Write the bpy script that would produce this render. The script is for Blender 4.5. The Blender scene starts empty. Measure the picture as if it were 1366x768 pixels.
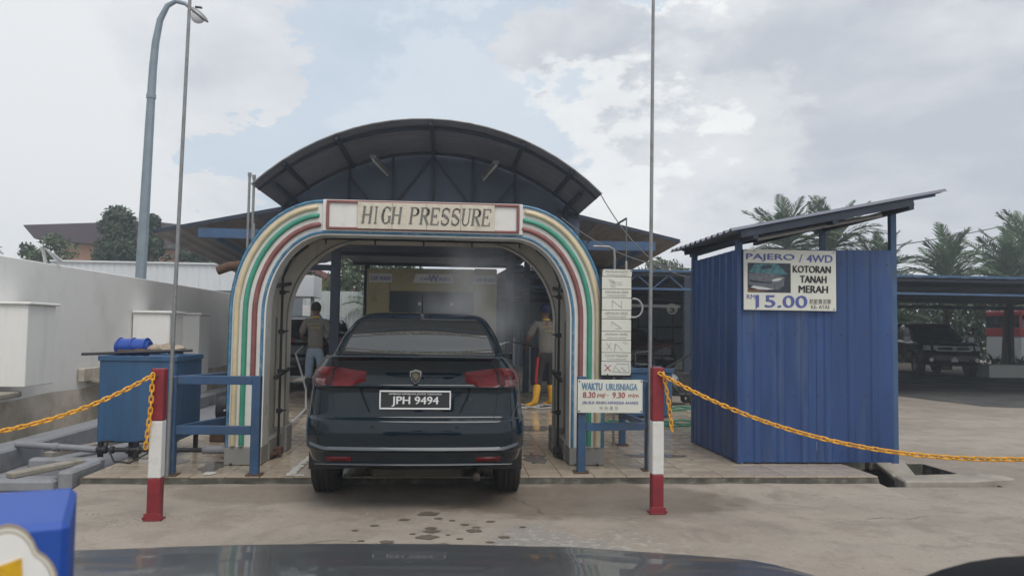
import bpy, math, random
from math import sin, cos, pi, radians, sqrt
from mathutils import Vector, Matrix, noise
random.seed(7)
SC = bpy.context.scene
COL = SC.collection

# ------------------------------------------------------------------ camera
cam_data = bpy.data.cameras.new('camera')
cam = bpy.data.objects.new('camera', cam_data); COL.objects.link(cam)
SC.camera = cam
yaw, pit, rol = radians(4.5), radians(3.02), radians(0.8)
fv = Vector((sin(yaw)*cos(pit), cos(yaw)*cos(pit), sin(pit)))
rv = Vector((cos(yaw), -sin(yaw), 0)); uv = rv.cross(fv)
r2 = rv*cos(rol)+uv*sin(rol); u2 = uv*cos(rol)-rv*sin(rol)
cam.matrix_world = Matrix(((r2.x, u2.x, -fv.x, 0), (r2.y, u2.y, -fv.y, 0), (r2.z, u2.z, -fv.z, 1.4), (0, 0, 0, 1)))
cam_data.sensor_width = 36; cam_data.lens = 27.93
cam_data.dof.use_dof = True; cam_data.dof.focus_distance = 8.0; cam_data.dof.aperture_fstop = 11.0
cam_data.clip_start = 0.05; cam_data.clip_end = 3000

# ------------------------------------------------------------------ sky
SUN_EL, SUN_AZ = radians(58), radians(165)      # azimuth measured from +Y towards +X
world = bpy.data.worlds.new('World'); SC.world = world; world.use_nodes = True
nt = world.node_tree; nt.nodes.clear()
def N(t, **k):
    n = nt.nodes.new(t)
    for a, b in k.items(): setattr(n, a, b)
    return n
L = nt.links.new
out = N('ShaderNodeOutputWorld'); bg = N('ShaderNodeBackground'); bg.inputs['Strength'].default_value = 0.1
sky = N('ShaderNodeTexSky', sky_type='NISHITA', sun_disc=False)
sky.sun_elevation = SUN_EL; sky.sun_rotation = SUN_AZ
sky.air_density = 1.0; sky.dust_density = 2.0; sky.ozone_density = 1.2
tc = N('ShaderNodeTexCoord'); geo = tc.outputs['Generated']
def vmath(op, a, b=None, s=None):
    n = N('ShaderNodeVectorMath', operation=op); L(a, n.inputs[0])
    if b is not None:
        if isinstance(b, tuple): n.inputs[1].default_value = b
        else: L(b, n.inputs[1])
    if s is not None: n.inputs['Scale'].default_value = s
    return n
def mth(op, a, b=None, clamp=False):
    n = N('ShaderNodeMath', operation=op, use_clamp=clamp)
    for i, q in enumerate((a, b)):
        if q is None: continue
        if isinstance(q, (int, float)): n.inputs[i].default_value = q
        else: L(q, n.inputs[i])
    return n.outputs[0]
def noi(vec, scale, detail, rough=.55, dist=0.0):
    n = N('ShaderNodeTexNoise'); L(vec, n.inputs['Vector']); n.inputs['Scale'].default_value = scale
    n.inputs['Detail'].default_value = detail; n.inputs['Roughness'].default_value = rough; n.inputs['Distortion'].default_value = dist
    return n
mp = N('ShaderNodeMapping'); L(geo, mp.inputs['Vector']); mp.inputs['Scale'].default_value = (1, 1, 1.9); mp.inputs['Location'].default_value = (.35, .1, .2)
w1 = noi(mp.outputs[0], 3.4, 10, .62)
wv = vmath('SUBTRACT', w1.outputs['Color'], (.5, .5, .5)); wv2 = vmath('SCALE', wv.outputs[0], s=.20)
dirw = vmath('ADD', geo, wv2.outputs[0])
def blob(direction, lo, hi):
    """1 inside a warped patch of sky round a direction, 0 outside"""
    d = Vector(direction).normalized()
    dp = vmath('DOT_PRODUCT', dirw.outputs[0], tuple(d))
    m = N('ShaderNodeMapRange', interpolation_type='SMOOTHERSTEP'); L(dp.outputs['Value'], m.inputs[0])
    m.inputs[1].default_value = lo; m.inputs[2].default_value = hi
    return m.outputs[0]
def ramp(f, stops):
    r = N('ShaderNodeValToRGB'); L(f, r.inputs[0])
    while len(r.color_ramp.elements) < len(stops): r.color_ramp.elements.new(.5)
    for e, (p, c) in zip(r.color_ramp.elements, stops): e.position = p; e.color = (*c, 1)
    return r.outputs[0]
def mix(f, a, b):
    n = N('ShaderNodeMix', data_type='RGBA')
    if isinstance(f, (int, float)): n.inputs[0].default_value = f
    else: L(f, n.inputs[0])
    for i, q in ((6, a), (7, b)):
        if isinstance(q, tuple): n.inputs[i].default_value = (*q, 1)
        else: L(q, n.inputs[i])
    return n.outputs[2]
big = noi(mp.outputs[0], 1.7, 7, .55, .3)
fine = noi(mp.outputs[0], 5.0, 8, .6, .2)
shade = mth('ADD', mth('MULTIPLY', big.outputs[0], .7), mth('MULTIPLY', fine.outputs[0], .3))
cloud = ramp(shade, [(.41, (4.6, 4.95, 5.5)), (.50, (5.95, 6.2, 6.6)), (.58, (6.95, 7.15, 7.35))])
blue_open = (5.0, 5.95, 6.95)
veil = mix(0.88, sky.outputs[0], blue_open)
cover = noi(mp.outputs[0], 1.3, 8, .58, .4)
gap = N('ShaderNodeMapRange', interpolation_type='SMOOTHSTEP'); L(cover.outputs[0], gap.inputs[0])
gap.inputs[1].default_value = .64; gap.inputs[2].default_value = .76
def mx2(*q):
    r = q[0]
    for z in q[1:]: r = mth('MAXIMUM', r, z)
    return r
blues = mx2(blob((.006, .92, .392), .979, .990), blob((.05, .92, .395), .9885, .9945), blob((-.134, .973, .207), .9955, .9985), blob((-.526, .763, .376), .985, .999), mth('MULTIPLY', gap.outputs[0], .4))
lit = blob((.111, .966, .235), .982, .9925)
lit2 = blob((.225, .953, .205), .975, .993)
white = (8.1, 8.2, 8.2)
c1 = mix(mth('MULTIPLY', lit2, mth('ADD', mth('MULTIPLY', fine.outputs[0], .7), .05)), cloud, (7.3, 7.45, 7.55))
c2 = mix(mth('MULTIPLY', lit, mth('ADD', mth('MULTIPLY', fine.outputs[0], .9), .28), clamp=True), c1, white)
c4 = mix(mth('MULTIPLY', blues, .66), c2, veil)
L(c4, bg.inputs['Color']); L(bg.outputs[0], out.inputs['Surface'])

sun_d = bpy.data.lights.new('sun', 'SUN'); sun_d.energy = 1.5; sun_d.angle = radians(34); sun_d.color = (1, .95, .88)
sun = bpy.data.objects.new('sun', sun_d); COL.objects.link(sun)
sdir = Vector((sin(SUN_AZ)*cos(SUN_EL), cos(SUN_AZ)*cos(SUN_EL), sin(SUN_EL)))
sun.rotation_euler = sdir.to_track_quat('Z', 'Y').to_euler(); sun.location = (0, 0, 30)
SC.view_settings.view_transform = 'Standard'; SC.view_settings.look = 'None'
SC.view_settings.exposure = 0.28; SC.view_settings.gamma = 1.0

# ------------------------------------------------------------------ materials
MATS = {}
def mat(name, col, rough=.6, metal=0.0, var=.12, vs=3.0, bump=0.0, bs=40.0, grime=0.0, grime_col=(.09, .075, .055), gs=2.0, rvar=0.0, rnd=0.0, coat=0.0, trans=0.0, stretch=None, spec=.5, sheet=None, gth=(.52, .66)):
    """Principled surface with colour variation, patchy grime, fine relief"""
    if name in MATS: return MATS[name]
    m = bpy.data.materials.new(name); m.use_nodes = True; t = m.node_tree; b = t.nodes['Principled BSDF']
    l = t.links.new
    def n(ty, **k):
        q = t.nodes.new(ty)
        for a, c in k.items(): setattr(q, a, c)
        return q
    co = n('ShaderNodeTexCoord').outputs['Object']
    if stretch:
        mpn = n('ShaderNodeMapping'); l(co, mpn.inputs[0]); mpn.inputs['Scale'].default_value = stretch; co = mpn.outputs[0]
    def nz(scale, det=5, ro=.6):
        q = n('ShaderNodeTexNoise'); l(co, q.inputs['Vector']); q.inputs['Scale'].default_value = scale
        q.inputs['Detail'].default_value = det; q.inputs['Roughness'].default_value = ro; return q.outputs[0]
    def mx(f, a, c, bt='MIX'):
        q = n('ShaderNodeMix', data_type='RGBA', blend_type=bt)
        if isinstance(f, float): q.inputs[0].default_value = f
        else: l(f, q.inputs[0])
        for i, z in ((6, a), (7, c)):
            if isinstance(z, tuple): q.inputs[i].default_value = (*z, 1)
            else: l(z, q.inputs[i])
        return q.outputs[2]
    def mr(f, a, c, lo, hi):
        q = n('ShaderNodeMapRange'); l(f, q.inputs[0])
        for i, z in enumerate((a, c, lo, hi)): q.inputs[i+1].default_value = z
        return q.outputs[0]
    base = mx(mr(nz(vs), .3, .7, 0., 1.), tuple(max(0, c*(1-var)) for c in col), tuple(min(1, c*(1+var)) for c in col))
    if rnd:
        oi = n('ShaderNodeObjectInfo').outputs['Random']
        q = n('ShaderNodeHueSaturation'); l(base, q.inputs['Color']); l(mr(oi, 0, 1, 1-rnd, 1+rnd), q.inputs['Value']); base = q.outputs[0]
    if grime:
        g = mr(nz(gs, 8, .65), gth[0], gth[1], 0., grime)
        base = mx(g, base, grime_col)
    l(base, b.inputs['Base Color'])
    b.inputs['Roughness'].default_value = rough; b.inputs['Metallic'].default_value = metal
    b.inputs['Coat Weight'].default_value = coat; b.inputs['Coat Roughness'].default_value = .04
    b.inputs['Specular IOR Level'].default_value = spec
    if trans: b.inputs['Transmission Weight'].default_value = trans
    if rvar: l(mr(nz(vs*.7, 6), .35, .65, max(.02, rough-rvar), min(1., rough+rvar)), b.inputs['Roughness'])
    if bump:
        bn = n('ShaderNodeBump'); l(nz(bs, 6), bn.inputs['Height']); bn.inputs['Strength'].default_value = bump; bn.inputs['Distance'].default_value = .01
        l(bn.outputs[0], b.inputs['Normal'])
    MATS[name] = m
    return m

def ground_material():
    """weathered concrete yard: stains, blotches, old paint spill, fine cracks"""
    m = bpy.data.materials.new('yard_concrete'); m.use_nodes = True; t = m.node_tree; b = t.nodes['Principled BSDF']; l = t.links.new
    co = t.nodes.new('ShaderNodeTexCoord').outputs['Object']
    def nz(scale, det=6, ro=.6, dist=0., v=co):
        q = t.nodes.new('ShaderNodeTexNoise'); l(v, q.inputs['Vector']); q.inputs['Scale'].default_value = scale
        q.inputs['Detail'].default_value = det; q.inputs['Roughness'].default_value = ro; q.inputs['Distortion'].default_value = dist; return q.outputs[0]
    def mr(f, a, c, lo=0., hi=1.):
        q = t.nodes.new('ShaderNodeMapRange'); l(f, q.inputs[0]); q.interpolation_type = 'SMOOTHSTEP'
        for i, z in enumerate((a, c, lo, hi)): q.inputs[i+1].default_value = z
        return q.outputs[0]
    def mx(f, a, c):
        q = t.nodes.new('ShaderNodeMix'); q.data_type = 'RGBA'
        l(f, q.inputs[0])
        for i, z in ((6, a), (7, c)):
            if isinstance(z, tuple): q.inputs[i].default_value = (*z, 1)
            else: l(z, q.inputs[i])
        return q.outputs[2]
    def ml(a, c):
        q = t.nodes.new('ShaderNodeMath'); q.operation = 'MULTIPLY'; l(a, q.inputs[0])
        if isinstance(c, float): q.inputs[1].default_value = c
        else: l(c, q.inputs[1])
        return q.outputs[0]
    def patch(cx, cy, rx, ry, warp=.35):
        mp_ = t.nodes.new('ShaderNodeMapping'); l(co, mp_.inputs[0])
        mp_.inputs['Location'].default_value = (-cx/rx, -cy/ry, 0); mp_.inputs['Scale'].default_value = (1/rx, 1/ry, 1)
        ln = t.nodes.new('ShaderNodeVectorMath'); ln.operation = 'LENGTH'; l(mp_.outputs[0], ln.inputs[0])
        ad = t.nodes.new('ShaderNodeMath'); ad.operation = 'MULTIPLY_ADD'; l(nz(2.6, 8, .7), ad.inputs[0]); ad.inputs[1].default_value = warp*3; l(ln.outputs['Value'], ad.inputs[2])
        return mr(ad.outputs[0], 1.0+warp*1.5+.15, 1.0+warp*1.5-.25, 0., 1.)
    base = mx(mr(nz(.45, 7, .62, .3), .34, .66), (.250, .214, .177), (.345, .302, .254))
    base = mx(ml(mr(nz(2.2, 8, .7), .48, .62), .45), base, (.19, .160, .130))
    base = mx(ml(mr(nz(9, 8, .75), .55, .66), .35), base, (.38, .345, .30))
    base = mx(ml(mr(nz(30, 5, .7), .57, .68), .6), base, (.14, .118, .096))
    base = mx(ml(mr(nz(75, 4, .8), .56, .66), .45), base, (.42, .385, .34))
    base = mx(ml(mr(nz(.9, 9, .75, 1.2), .55, .63), .38), base, (.165, .138, .112))
    base = mx(ml(mr(nz(3.5, 9, .8, .6), .56, .64), .35), base, (.375, .33, .275))
    wet = patch(1.2, 6.55, 1.25, .62)
    base = mx(ml(wet, .6), base, (.135, .103, .075))
    wet2 = patch(-1.55, 6.8, .75, .30)
    base = mx(ml(wet2, .5), base, (.145, .118, .090))
    paint = patch(.62, 4.75, .55, 1.0, .5)
    base = mx(ml(paint, .55), base, (.215, .21, .205))
    fleck = ml(patch(.75, 4.5, 1.0, 1.2, .4), mr(nz(14, 8, .8), .52, .56))
    base = mx(ml(fleck, .5), base, (.44, .42, .39))
    l(base, b.inputs['Base Color'])
    ro = mr(nz(1.3, 6), .3, .7, .62, .9)
    sb = t.nodes.new('ShaderNodeMath'); sb.operation = 'MULTIPLY_ADD'; l(wet, sb.inputs[0]); sb.inputs[1].default_value = -.35; l(ro, sb.inputs[2])
    l(sb.outputs[0], b.inputs['Roughness'])
    bn = t.nodes.new('ShaderNodeBump'); l(nz(22, 8, .72), bn.inputs['Height']); bn.inputs['Strength'].default_value = .55; bn.inputs['Distance'].default_value = .014
    l(bn.outputs[0], b.inputs['Normal'])
    return m

M = {}
M['ground'] = ground_material()
M['tile'] = mat('tile_glaze', (.43, .36, .28), .17, var=.10, vs=5, bump=.05, bs=60, grime=.45, grime_col=(.20, .15, .11), gs=2.2, rvar=.14, rnd=.09, gth=(.5, .7))
M['grout'] = mat('tile_grout', (.14, .115, .09), .85, var=.2)
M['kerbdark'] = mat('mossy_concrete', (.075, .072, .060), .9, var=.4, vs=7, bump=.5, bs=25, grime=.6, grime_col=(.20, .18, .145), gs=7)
M['concrete'] = mat('raw_concrete', (.30, .275, .235), .88, var=.2, vs=4, bump=.4, bs=30, grime=.5, gs=3)
M['kerbblue'] = mat('grey_kerb_paint', (.25, .26, .285), .8, var=.15, vs=3, bump=.3, bs=25, grime=.6, grime_col=(.12, .11, .10), gs=3)
M['whitewall'] = mat('white_wall_paint', (.80, .80, .785), .85, var=.05, vs=.8, bump=.25, bs=14, grime=.35, grime_col=(.56, .54, .50), gs=1.1, stretch=(1, 1, .6))
M['wallgrime'] = mat('stained_wall_base', (.54, .49, .42), .9, var=.2, vs=2.5, bump=.3, bs=20, grime=.55, grime_col=(.22, .19, .15), gs=2.4)
M['whitebox'] = mat('white_box_paint', (.79, .79, .77), .75, var=.05, vs=2, bump=.12, bs=12, grime=.3, grime_col=(.52, .48, .42), gs=2.0, stretch=(2.5, 2.5, .35))
M['blue'] = mat('blue_enamel', (.030, .078, .165), .45, var=.22, vs=4, bump=.08, bs=50, grime=.35, grime_col=(.10, .10, .10), gs=6, rvar=.12)
M['tankblue'] = mat('tank_blue_paint', (.032, .095, .20), .5, var=.2, vs=2.5, bump=.1, bs=30, grime=.45, grime_col=(.05, .065, .08), gs=2.2, stretch=(3, 3, .35))
M['shedblue'] = mat('shed_blue_sheet', (.021, .060, .185), .42, var=.25, vs=2.2, bump=.05, bs=40, grime=.6, grime_col=(.075, .11, .19), gs=2.0, rvar=.14, stretch=(2.6, 2.6, .30))
M['shedblueside'] = M['shedblue']
M['roofunder'] = mat('blue_grey_roof_sheet', (.17, .18, .225), .55, var=.15, vs=1.5, bump=.05, grime=.3, grime_col=(.06, .055, .055), gs=2)
M['darkroof'] = mat('dark_blue_roof_sheet', (.095, .125, .185), .6, var=.2, vs=1.5)
M['brownroof'] = mat('brown_grey_roof_lining', (.23, .21, .205), .7, var=.2, vs=1.5, grime=.3, gs=2)
M['beamblue'] = mat('beam_blue_paint', (.045, .10, .20), .5, var=.2, vs=4, grime=.3, gs=5)
M['steelblue'] = mat('dark_blue_steel', (.022, .032, .055), .5, var=.25, vs=5)
M['archwhite'] = mat('gantry_white_fibreglass', (.70, .70, .67), .35, var=.05, vs=4, grime=.35, grime_col=(.48, .45, .38), gs=5, rvar=.1)
M['cream'] = mat('cream_tube', (.62, .52, .34), .35, var=.10, vs=8, grime=.3, grime_col=(.45, .36, .24), gs=9)
M['green'] = mat('green_tube', (.055, .29, .20), .33, var=.12, vs=8)
M['maroon'] = mat('maroon_tube', (.23, .085, .08), .38, var=.15, vs=8, grime=.3, grime_col=(.30, .16, .14), gs=9)
M['edgeblue'] = mat('edge_blue_strip', (.06, .20, .34), .4, var=.3, vs=10, grime=.5, grime_col=(.35, .40, .45), gs=18)
M['greybase'] = mat('grey_base_panel', (.27, .27, .26), .6, var=.08, vs=4, grime=.4, grime_col=(.14, .12, .09), gs=4)
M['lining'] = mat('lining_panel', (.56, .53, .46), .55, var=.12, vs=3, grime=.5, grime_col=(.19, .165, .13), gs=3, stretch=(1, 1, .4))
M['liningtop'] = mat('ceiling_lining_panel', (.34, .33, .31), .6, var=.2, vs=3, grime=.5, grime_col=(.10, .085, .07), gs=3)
M['darkmetal'] = mat('dark_pipe_metal', (.035, .037, .042), .5, metal=.3, var=.3, vs=12)
M['rust'] = mat('rusty_metal', (.10, .055, .035), .8, var=.4, vs=18, bump=.3)
M['galv'] = mat('galvanised_steel', (.26, .265, .27), .5, metal=.5, var=.15, vs=8, grime=.4, grime_col=(.15, .11, .08), gs=12)
M['lampgrey'] = mat('lamp_pole_grey', (.22, .27, .31), .5, metal=.2, var=.12, vs=4)
M['signcream'] = mat('cream_sign_plate', (.60, .56, .46), .55, var=.08, vs=14, grime=.4, grime_col=(.38, .33, .25), gs=12)
M['lettergrey'] = mat('grey_lettering', (.155, .15, .135), .6, var=.3, vs=30)
M['signwhite'] = mat('white_sign_sheet', (.66, .67, .60), .5, var=.05, vs=6, grime=.25, grime_col=(.48, .45, .36), gs=6)
M['inkblue'] = mat('blue_ink', (.09, .11, .33), .6, var=.1)
M['inksteel'] = mat('steel_blue_ink', (.10, .22, .36), .6, var=.1)
M['inkred'] = mat('red_ink', (.33, .05, .045), .6, var=.15)
M['inkblack'] = mat('black_ink', (.018, .018, .02), .6, var=.1)
M['inkfaint'] = mat('faded_ink', (.36, .36, .33), .7, var=.1, vs=30)
M['inkfaint2'] = mat('half_faded_ink', (.38, .39, .37), .7, var=.15, vs=30)
M['red'] = mat('bollard_red_paint', (.22, .018, .028), .5, var=.2, vs=8, bump=.1, grime=.35, grime_col=(.12, .03, .03), gs=9, rvar=.12)
M['white'] = mat('bollard_white_paint', (.66, .66, .64), .5, var=.06, vs=8, grime=.4, grime_col=(.38, .36, .33), gs=8)
M['yellow'] = mat('chain_yellow_plastic', (.72, .36, .03), .42, var=.14, vs=10, rnd=.12)
M['carpaint'] = mat('dark_teal_car_paint', (.0035, .011, .018), .3, metal=0, var=.1, vs=60, coat=1.0, spec=0.0)
M['carblack'] = mat('black_car_paint', (.005, .006, .008), .3, metal=0, var=.1, vs=60, coat=.8, spec=0.0)
M['carglass'] = mat('tinted_window_glass', (.018, .021, .023), .03, var=.05, vs=3, spec=.9)
M['plastic'] = mat('black_plastic', (.012, .012, .014), .5, var=.2, vs=20)
M['tyre'] = mat('tyre_rubber', (.022, .021, .021), .85, var=.25, vs=10, bump=.3, bs=60)
M['rim'] = mat('alloy_rim', (.42, .43, .45), .3, metal=.8, var=.08)
M['lightred'] = mat('red_lamp_lens', (.105, .002, .005), .22, var=.3, vs=14, coat=.25, spec=.3)
M['lightdark'] = mat('smoked_red_lamp_lens', (.06, .003, .005), .2, var=.3, vs=14, coat=.3, spec=.3)
M['lightclear'] = mat('clear_lamp_lens', (.11, .04, .038), .15, var=.3, vs=30, coat=.8)
M['headlight'] = mat('clear_headlight', (.66, .68, .68), .15, metal=.0, var=.3, vs=14, coat=.7)
M['trucktrim'] = mat('bright_truck_trim', (.78, .80, .82), .3, metal=.0, var=.1, coat=.5)
M['chrome'] = mat('chrome', (.62, .63, .65), .12, metal=1.0, var=.05)
M['gold'] = mat('dull_gold_metal', (.20, .18, .13), .35, metal=.7, var=.2, vs=40)
M['plateblack'] = mat('number_plate_black', (.03, .032, .035), .35, var=.1)
M['platewhite'] = mat('number_plate_white', (.72, .73, .74), .4, var=.04)
M['skin'] = mat('brown_skin', (.16, .085, .055), .6, var=.12, vs=10)
M['hair'] = mat('black_hair', (.010, .010, .013), .6, var=.3, vs=40, bump=.3, bs=90)
M['shirtgrey'] = mat('grey_work_shirt', (.185, .175, .155), .85, var=.10, vs=9, bump=.6, bs=9)
M['shirtyellow'] = mat('yellow_shirt_trim', (.55, .36, .06), .8, var=.12)
M['jeans'] = mat('light_blue_jeans', (.26, .34, .43), .85, var=.15, vs=12, bump=.4, bs=14)
M['trousers'] = mat('dark_tracksuit', (.035, .032, .035), .8, var=.2, vs=9, bump=.4, bs=12)
M['tred'] = mat('red_track_stripe', (.42, .03, .04), .8, var=.1)
M['boots'] = mat('black_rubber_boots', (.018, .018, .02), .4, var=.15)
M['bootsy'] = mat('yellow_rubber_boots', (.70, .36, .02), .4, var=.12)
M['truckglass'] = mat('very_dark_glass', (.006, .007, .008), .3, var=.1, spec=.25)
M['ledgetrim'] = mat('sky_ledge_and_trim_grey', (.055, .068, .082), .45, metal=.2, coat=.3)  # painted sky reflection of the bumper ledge; also colours the lower trim
M['capblue'] = mat('dark_blue_cap', (.012, .02, .06), .8)
M['shirtred'] = mat('dull_red_shirt', (.22, .03, .03), .85, var=.15)
M['shirtlight'] = mat('pale_grey_shirt', (.36, .37, .35), .85, var=.1)
M['leafdark'] = mat('dark_green_leaves', (.035, .065, .032), .6, var=.4, vs=1.2)
M['leafmid'] = mat('mid_green_leaves', (.075, .11, .05), .6, var=.35, vs=1.2)
M['leafpalm'] = mat('palm_leaflets', (.055, .105, .036), .5, var=.3, vs=2, rnd=.25)
M['leafdry'] = mat('dry_palm_frond', (.17, .16, .085), .6, var=.3, vs=2, rnd=.2)
M['bark'] = mat('tree_bark', (.13, .10, .075), .9, var=.3, vs=6, bump=.5)
M['housewall'] = mat('orange_house_wall', (.62, .36, .24), .85, var=.06, vs=.3)
M['housecream'] = mat('cream_house_trim', (.60, .54, .37), .8, var=.05, vs=.4)
M['houseroof'] = mat('maroon_roof_fascia', (.075, .055, .068), .7, var=.1, vs=.3)
M['redroof'] = mat('red_tile_roof', (.17, .075, .06), .8, var=.25, vs=.8)
M['whitesheet'] = mat('white_cladding', (.62, .65, .68), .55, var=.04, vs=.5)
M['greysheet'] = mat('grey_corrugated_fence', (.42, .45, .45), .6, var=.12, vs=.8, grime=.4, grime_col=(.27, .27, .25), gs=1.2)
M['washyellow'] = mat('faded_yellow_panel', (.40, .35, .20), .6, var=.12, vs=1.5, grime=.4, gs=3)
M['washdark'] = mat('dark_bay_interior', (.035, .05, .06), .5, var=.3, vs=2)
M['signgrey'] = mat('grey_sign_panel', (.55, .57, .56), .5, var=.08, vs=3)
M['wallgrey'] = mat('grey_blue_wall', (.20, .23, .26), .85, var=.12, vs=1)
M['tubewhite'] = mat('white_tube_casing', (.55, .56, .57), .4, var=.05)
M['hosegreen'] = mat('green_hose', (.02, .17, .10), .4, var=.15)
M['hosegrey'] = mat('pale_grey_hose', (.40, .40, .40), .5, var=.2, vs=9)
M['cable'] = mat('grey_cable', (.12, .12, .125), .6, var=.1)
M['barrelblue'] = mat('blue_plastic_barrel', (.01, .06, .33), .35, var=.12, vs=6)
M['sacking'] = mat('tan_sacking', (.38, .31, .24), .9, var=.3, vs=9, bump=.8, bs=14, grime=.5, gs=9)
M['hood'] = mat('own_bonnet_paint', (.034, .037, .041), .33, metal=.25, var=.08, vs=40, coat=.35)
M['dash'] = mat('dashboard_plastic', (.010, .011, .013), .85, var=.2, vs=60, bump=.2, bs=200, spec=.15)
M['tissueblue'] = mat('blue_printed_card', (.012, .07, .36), .5, var=.08, vs=6)
M['busred'] = mat('red_bus_paint', (.36, .03, .04), .4, var=.1)
M['water'] = mat('wet_spot_water', (.135, .110, .087), .5, var=.15, vs=8)
M['puddle'] = mat('shallow_puddle', (.20, .185, .17), .06, var=.1, vs=2)
M['phototeal'] = mat('printed_photo_teal', (.06, .17, .20), .5, var=.5, vs=26)
M['photodark'] = mat('printed_photo_dark', (.025, .035, .05), .5, var=.4, vs=30)
M['photomid'] = mat('printed_photo_grey', (.12, .13, .15), .5, var=.3, vs=30)
M['photobrown'] = mat('printed_photo_brown', (.17, .085, .055), .5, var=.3, vs=30)

# ------------------------------------------------------------------ mesh helpers
class MB:
    def __init__(s): s.v = []; s.f = []
    def add(s, vs, fs):
        o = len(s.v); s.v += [tuple(a) for a in vs]; s.f += [tuple(i+o for i in f) for f in fs]; return s
    def box(s, c, d, rz=0., rx=0., ry=0.):
        R = Matrix.Rotation(rz, 3, 'Z') @ Matrix.Rotation(ry, 3, 'Y') @ Matrix.Rotation(rx, 3, 'X')
        vs = [Vector(c) + R @ Vector((x*d[0]/2, y*d[1]/2, z*d[2]/2)) for z in (-1, 1) for y in (-1, 1) for x in (-1, 1)]
        return s.add(vs, [(0, 2, 3, 1), (4, 5, 7, 6), (0, 1, 5, 4), (2, 6, 7, 3), (0, 4, 6, 2), (1, 3, 7, 5)])
    def bb(s, x0, x1, y0, y1, z0, z1): return s.box(((x0+x1)/2, (y0+y1)/2, (z0+z1)/2), (abs(x1-x0), abs(y1-y0), abs(z1-z0)))
    def bar(s, a, b, w, h):
        a = Vector(a); b = Vector(b); d = (b-a); l = d.length; d.normalize()
        up = Vector((0, 0, 1)) if abs(d.z) < .9 else Vector((0, 1, 0))
        x = d.cross(up).normalized(); z = x.cross(d)
        vs = [p + x*i*w/2 + z*j*h/2 for p in (a, b) for j in (-1, 1) for i in (-1, 1)]
        return s.add(vs, [(0, 1, 3, 2), (4, 6, 7, 5), (0, 4, 5, 1), (2, 3, 7, 6), (0, 2, 6, 4), (1, 5, 7, 3)])
    def tube(s, pts, r, n=8, caps=True, closed=False, flat=1.0):
        pts = [Vector(p) for p in pts]; rs = r if isinstance(r, (list, tuple)) else [r]*len(pts)
        o = len(s.v); m = len(pts); prev = None
        for i, p in enumerate(pts):
            if closed: t = (pts[(i+1) % m]-pts[i-1])
            else: t = pts[min(i+1, m-1)]-pts[max(i-1, 0)]
            t.normalize()
            if prev is None:
                up = Vector((0, 0, 1)) if abs(t.z) < .9 else Vector((1, 0, 0)); a = t.cross(up).normalized()
            else: a = (prev - t*prev.dot(t)).normalized()
            prev = a; b = t.cross(a)
            for k in range(n):
                th = 2*pi*k/n; s.v.append(tuple(p + a*cos(th)*rs[i] + b*sin(th)*rs[i]*flat))
        for i in range(m if closed else m-1):
            j = (i+1) % m
            for k in range(n):
                s.f.append((o+i*n+k, o+i*n+(k+1) % n, o+j*n+(k+1) % n, o+j*n+k))
        if caps and not closed:
            s.f.append(tuple(o+k for k in range(n))[::-1]); s.f.append(tuple(o+(m-1)*n+k for k in range(n)))
        return s
    def cyl(s, a, b, r, r2=None, n=16): return s.tube([a, b], [r, r if r2 is None else r2], n)
    def prism(s, poly, fn, d0, d1):
        """poly (u,v) list; fn(u,v,d) -> point"""
        n = len(poly); vs = [fn(u, v, d0) for u, v in poly]+[fn(u, v, d1) for u, v in poly]
        fs = [tuple(range(n))[::-1], tuple(range(n, 2*n))]+[(i, (i+1) % n, n+(i+1) % n, n+i) for i in range(n)]
        return s.add(vs, fs)
    def grid(s, rows, closed=False):
        o = len(s.v); n = len(rows[0])
        for r in rows: s.v += [tuple(p) for p in r]
        for i in range(len(rows)-1):
            for k in range(n if closed else n-1):
                k2 = (k+1) % n; s.f.append((o+i*n+k, o+i*n+k2, o+(i+1)*n+k2, o+(i+1)*n+k))
        return s
    def lathe(s, prof, c, axis='X', n=28):
        """prof: (offset along axis, radius)"""
        rows = []
        for a, r in prof:
            row = []
            for k in range(n):
                t = 2*pi*k/n
                if axis == 'X': row.append((c[0]+a, c[1]+r*cos(t), c[2]+r*sin(t)))
                elif axis == 'Y': row.append((c[0]+r*cos(t), c[1]+a, c[2]+r*sin(t)))
                else: row.append((c[0]+r*cos(t), c[1]+r*sin(t), c[2]+a))
            rows.append(row)
        return s.grid(rows, True)
    def build(s, name, m, parent=None, smooth=False, bev=0., label=None, kind=None, solid=0.):
        me = bpy.data.meshes.new(name); off = parent_loc(parent)
        me.from_pydata([(a-off[0], b-off[1], c-off[2]) for a, b, c in s.v], [], s.f); me.update()
        me.materials.append(M[m] if isinstance(m, str) else m)
        if smooth:
            me.polygons.foreach_set('use_smooth', [True]*len(me.polygons)); me.set_sharp_from_angle(angle=radians(38))
        o = bpy.data.objects.new(name, me); COL.objects.link(o); o.parent = parent
        if solid:
            q = o.modifiers.new('thickness', 'SOLIDIFY'); q.thickness = solid; q.offset = 0
        if bev:
            q = o.modifiers.new('edge', 'BEVEL'); q.width = bev; q.segments = 1; q.limit_method = 'ANGLE'; q.angle_limit = radians(40)
        if label: o['label'] = label
        if kind: o['kind'] = kind
        return o
PLOC = {}
def parent_loc(p):
    if p is None: return (0, 0, 0)
    x = y = z = 0
    while p is not None: x += p.location.x; y += p.location.y; z += p.location.z; p = p.parent
    return (x, y, z)
def thing(name, label, cat, loc=(0, 0, 0), group=None):
    o = bpy.data.objects.new(name, None); COL.objects.link(o); o.location = loc; o.empty_display_size = .2
    o['label'] = label; o['category'] = cat
    if group: o['group'] = group
    return o
def tag(o, label, cat, group=None):
    o['label'] = label; o['category'] = cat
    if group: o['group'] = group
    return o
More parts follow.
